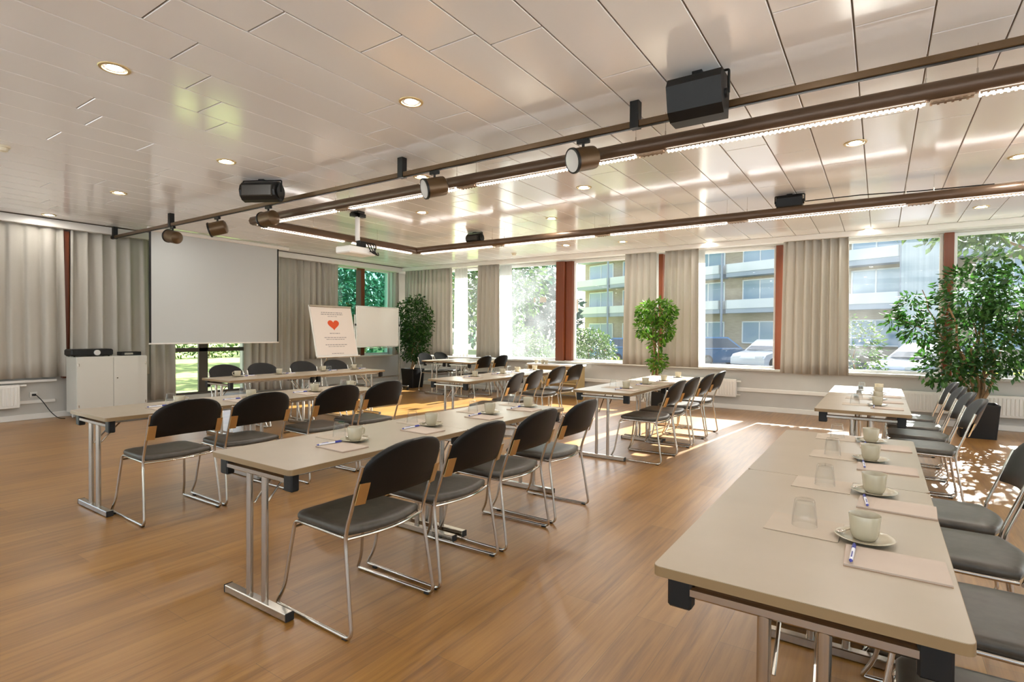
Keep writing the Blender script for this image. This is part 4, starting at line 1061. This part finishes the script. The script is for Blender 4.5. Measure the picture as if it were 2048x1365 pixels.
# apartment building across the parking lot
BO = (-8.9, 44.66); BR = math.radians(-22.8)
r = empty('apartment_building', (BO[0], BO[1], -.4), BR); tag(r, 'brick apartment block with white balcony bands across the parking lot', 'building')
def up_(z): return z + .4
b = MB(); b.box((-18.2, 0, 0), (26, 9, up_(11.4))); b.build('wall', M['brick'], r, smooth=0)
b = MB(); b.box((-18.6, -.6, up_(11.4)), (26.2, 9.2, up_(11.75))); b.build('roof', M['slab'], r, smooth=0)
bays = [(-18.2, -13.7), (-13.4, -1.15), (-.6, 11.1), (13.6, 26.0)]
for a, c in bays:
    for z in (3.30, 6.05, 8.8):
        b = MB(); b.box((a, -1.1, up_(z)), (c, -1.0, up_(z + .66))); b.box((a, -1.1, up_(z)), (a + .1, 0, up_(z + .66))); b.box((c - .1, -1.1, up_(z)), (c, 0, up_(z + .66))); b.build('balcony_parapet', M['parapet'], r, smooth=0)
        b = MB(); b.box((a, -1.05, up_(z - .34)), (c, .0, up_(z))); b.build('balcony_slab', M['slab'], r, smooth=0)
    W_ = c - a; n = max(1, int(W_ // 3.6)); st = W_ / n
    for k in range(n):
        x0 = a + st * k + .75; x1 = a + st * (k + 1) - .25
        for z0, z1 in ((.66, 2.35), (3.6, 5.5), (6.4, 8.25), (9.1, 11.0)):
            f = MB(); zz0, zz1 = up_(z0), up_(z1); t = .09
            f.box((x0, -.08, zz0), (x1, -.01, zz0 + t)); f.box((x0, -.08, zz1 - t), (x1, -.01, zz1)); f.box((x0, -.08, zz0), (x0 + t, -.01, zz1)); f.box((x1 - t, -.08, zz0), (x1, -.01, zz1))
            xm = x0 + (x1 - x0) * .5; f.box((xm - t / 2, -.08, zz0), (xm + t / 2, -.01, zz1))
            w = f.build('window', M['parapet'], r, smooth=0)
            g = MB(); g.box((x0 + .03, -.04, zz0 + .03), (x1 - .03, -.005, zz1 - .03)); g.build('pane', M['bldglass'], w, smooth=0)
for x in (-13.55, -.9, 11.2):
    b = MB(); b.tube([(x, -1.15, 0), (x, -1.15, up_(11.4))], .09, 8); b.build('downpipe', M['slab'], r)
b = MB(); b.box((11.25, -1.3, 0), (13.5, .1, up_(11.6))); b.build('stair_tower', M['cladding'], r, smooth=0)

def car(x, y, rz, paint, lab, h=1.5, L=4.2, wd=1.75):
    r = empty('parked_car', (x, y, -.40), rz)
    hw = wd / 2
    side = [(-L / 2, .35), (-L / 2 + .05, .80), (-L / 2 + .15, .95), (L / 2 - 1.25, .95), (L / 2 - .2, .78), (L / 2, .60), (L / 2, .30), (L / 2 - .3, .20), (-L / 2 + .3, .20)]
    b = MB(); n = len(side)
    for yy, k in ((-hw + .06, .97), (-hw, 1), (hw, 1), (hw - .06, .97)):
        for (a, z) in side: b.v.append((a * k, yy, .2 + (z - .2) * (k if k == 1 else .96)))
    for j in range(3):
        for i in range(n): b.face([j * n + i, j * n + (i + 1) % n, (j + 1) * n + (i + 1) % n, (j + 1) * n + i])
    b.face(list(range(n))[::-1]); b.face([3 * n + i for i in range(n)])
    cab = [(-L / 2 + .12, .94), (-L / 2 + .45, h - .03), (-L / 2 + .7, h), (L / 2 - 2.0, h), (L / 2 - 1.15, .94)]
    k0 = len(b.v); n2 = len(cab)
    for yy in (-1, 1):
        for (a, z) in cab: b.v.append((a, yy * (hw - .05 - .18 * (z - .94) / (h - .94)), z))
    for i in range(n2): b.face([k0 + i, k0 + (i + 1) % n2, k0 + n2 + (i + 1) % n2, k0 + n2 + i])
    b.face([k0 + i for i in range(n2)][::-1]); b.face([k0 + n2 + i for i in range(n2)])
    b.build('body', paint, r, smooth=35)
    g = MB()
    for yy in (-1, 1):
        q = [(-L / 2 + .38, 1.0), (-L / 2 + .62, h - .08), (L / 2 - 2.05, h - .08), (L / 2 - 1.35, 1.0)]
        g.quad(*[(a, yy * (hw - .05 - .18 * (z - .94) / (h - .94) + .006), z) for a, z in (q if yy < 0 else q[::-1])])
    for a0, a1 in ((-L / 2 + .13, -L / 2 + .43), (L / 2 - 1.17, L / 2 - 1.98)):
        s_ = -1 if a0 < 0 else 1
        g.quad((a0 + s_ * .008, -hw + .14, .99), (a0 + s_ * .008, hw - .14, .99), (a1 + s_ * .008, hw - .26, h - .07), (a1 + s_ * .008, -hw + .26, h - .07))
    g.build('glazing', M['carglass'], r, smooth=0)
    for xx in (-L / 2 + .8, L / 2 - .85):
        for yy in (-1, 1):
            w = MB(); w.tube([(xx, yy * (hw - .2), .31), (xx, yy * (hw + .01), .31)], .31, 18); wh = w.build('wheel', M['rubber'], r)
            w = MB(); w.tube([(xx, yy * (hw + .011), .31), (xx, yy * (hw + .02), .31)], .2, 14); w.build('hubcap', M['steel'], wh)
    for yy in (-1, 1):
        t = MB(); t.cbox((-L / 2 + .04, yy * (hw - .22), .78), (.1, .36, .13), .02); t.build('tail_light', M['taillight'], r)
        t = MB(); t.cbox((L / 2 - .08, yy * (hw - .28), .66), (.16, .40, .12), .02); t.build('head_light', M['whiteframe'], r)
    tag(r, lab, 'car', 'cars on the parking lot')
car(-7.5, 32.0, math.radians(48), M['carblue'], 'blue hatchback parked outside beside the white car', 1.6)
car(-4.6, 30.2, math.radians(-110), M['carwhite'], 'white car parked outside beside the blue hatchback')
car(-12.4, 30.5, math.radians(60), M['carblue'], 'dark blue car parked outside behind the hedge bush')
car(1.4, 24.5, math.radians(-120), M['cargrey'], 'silver car parked outside behind the big ficus branches')
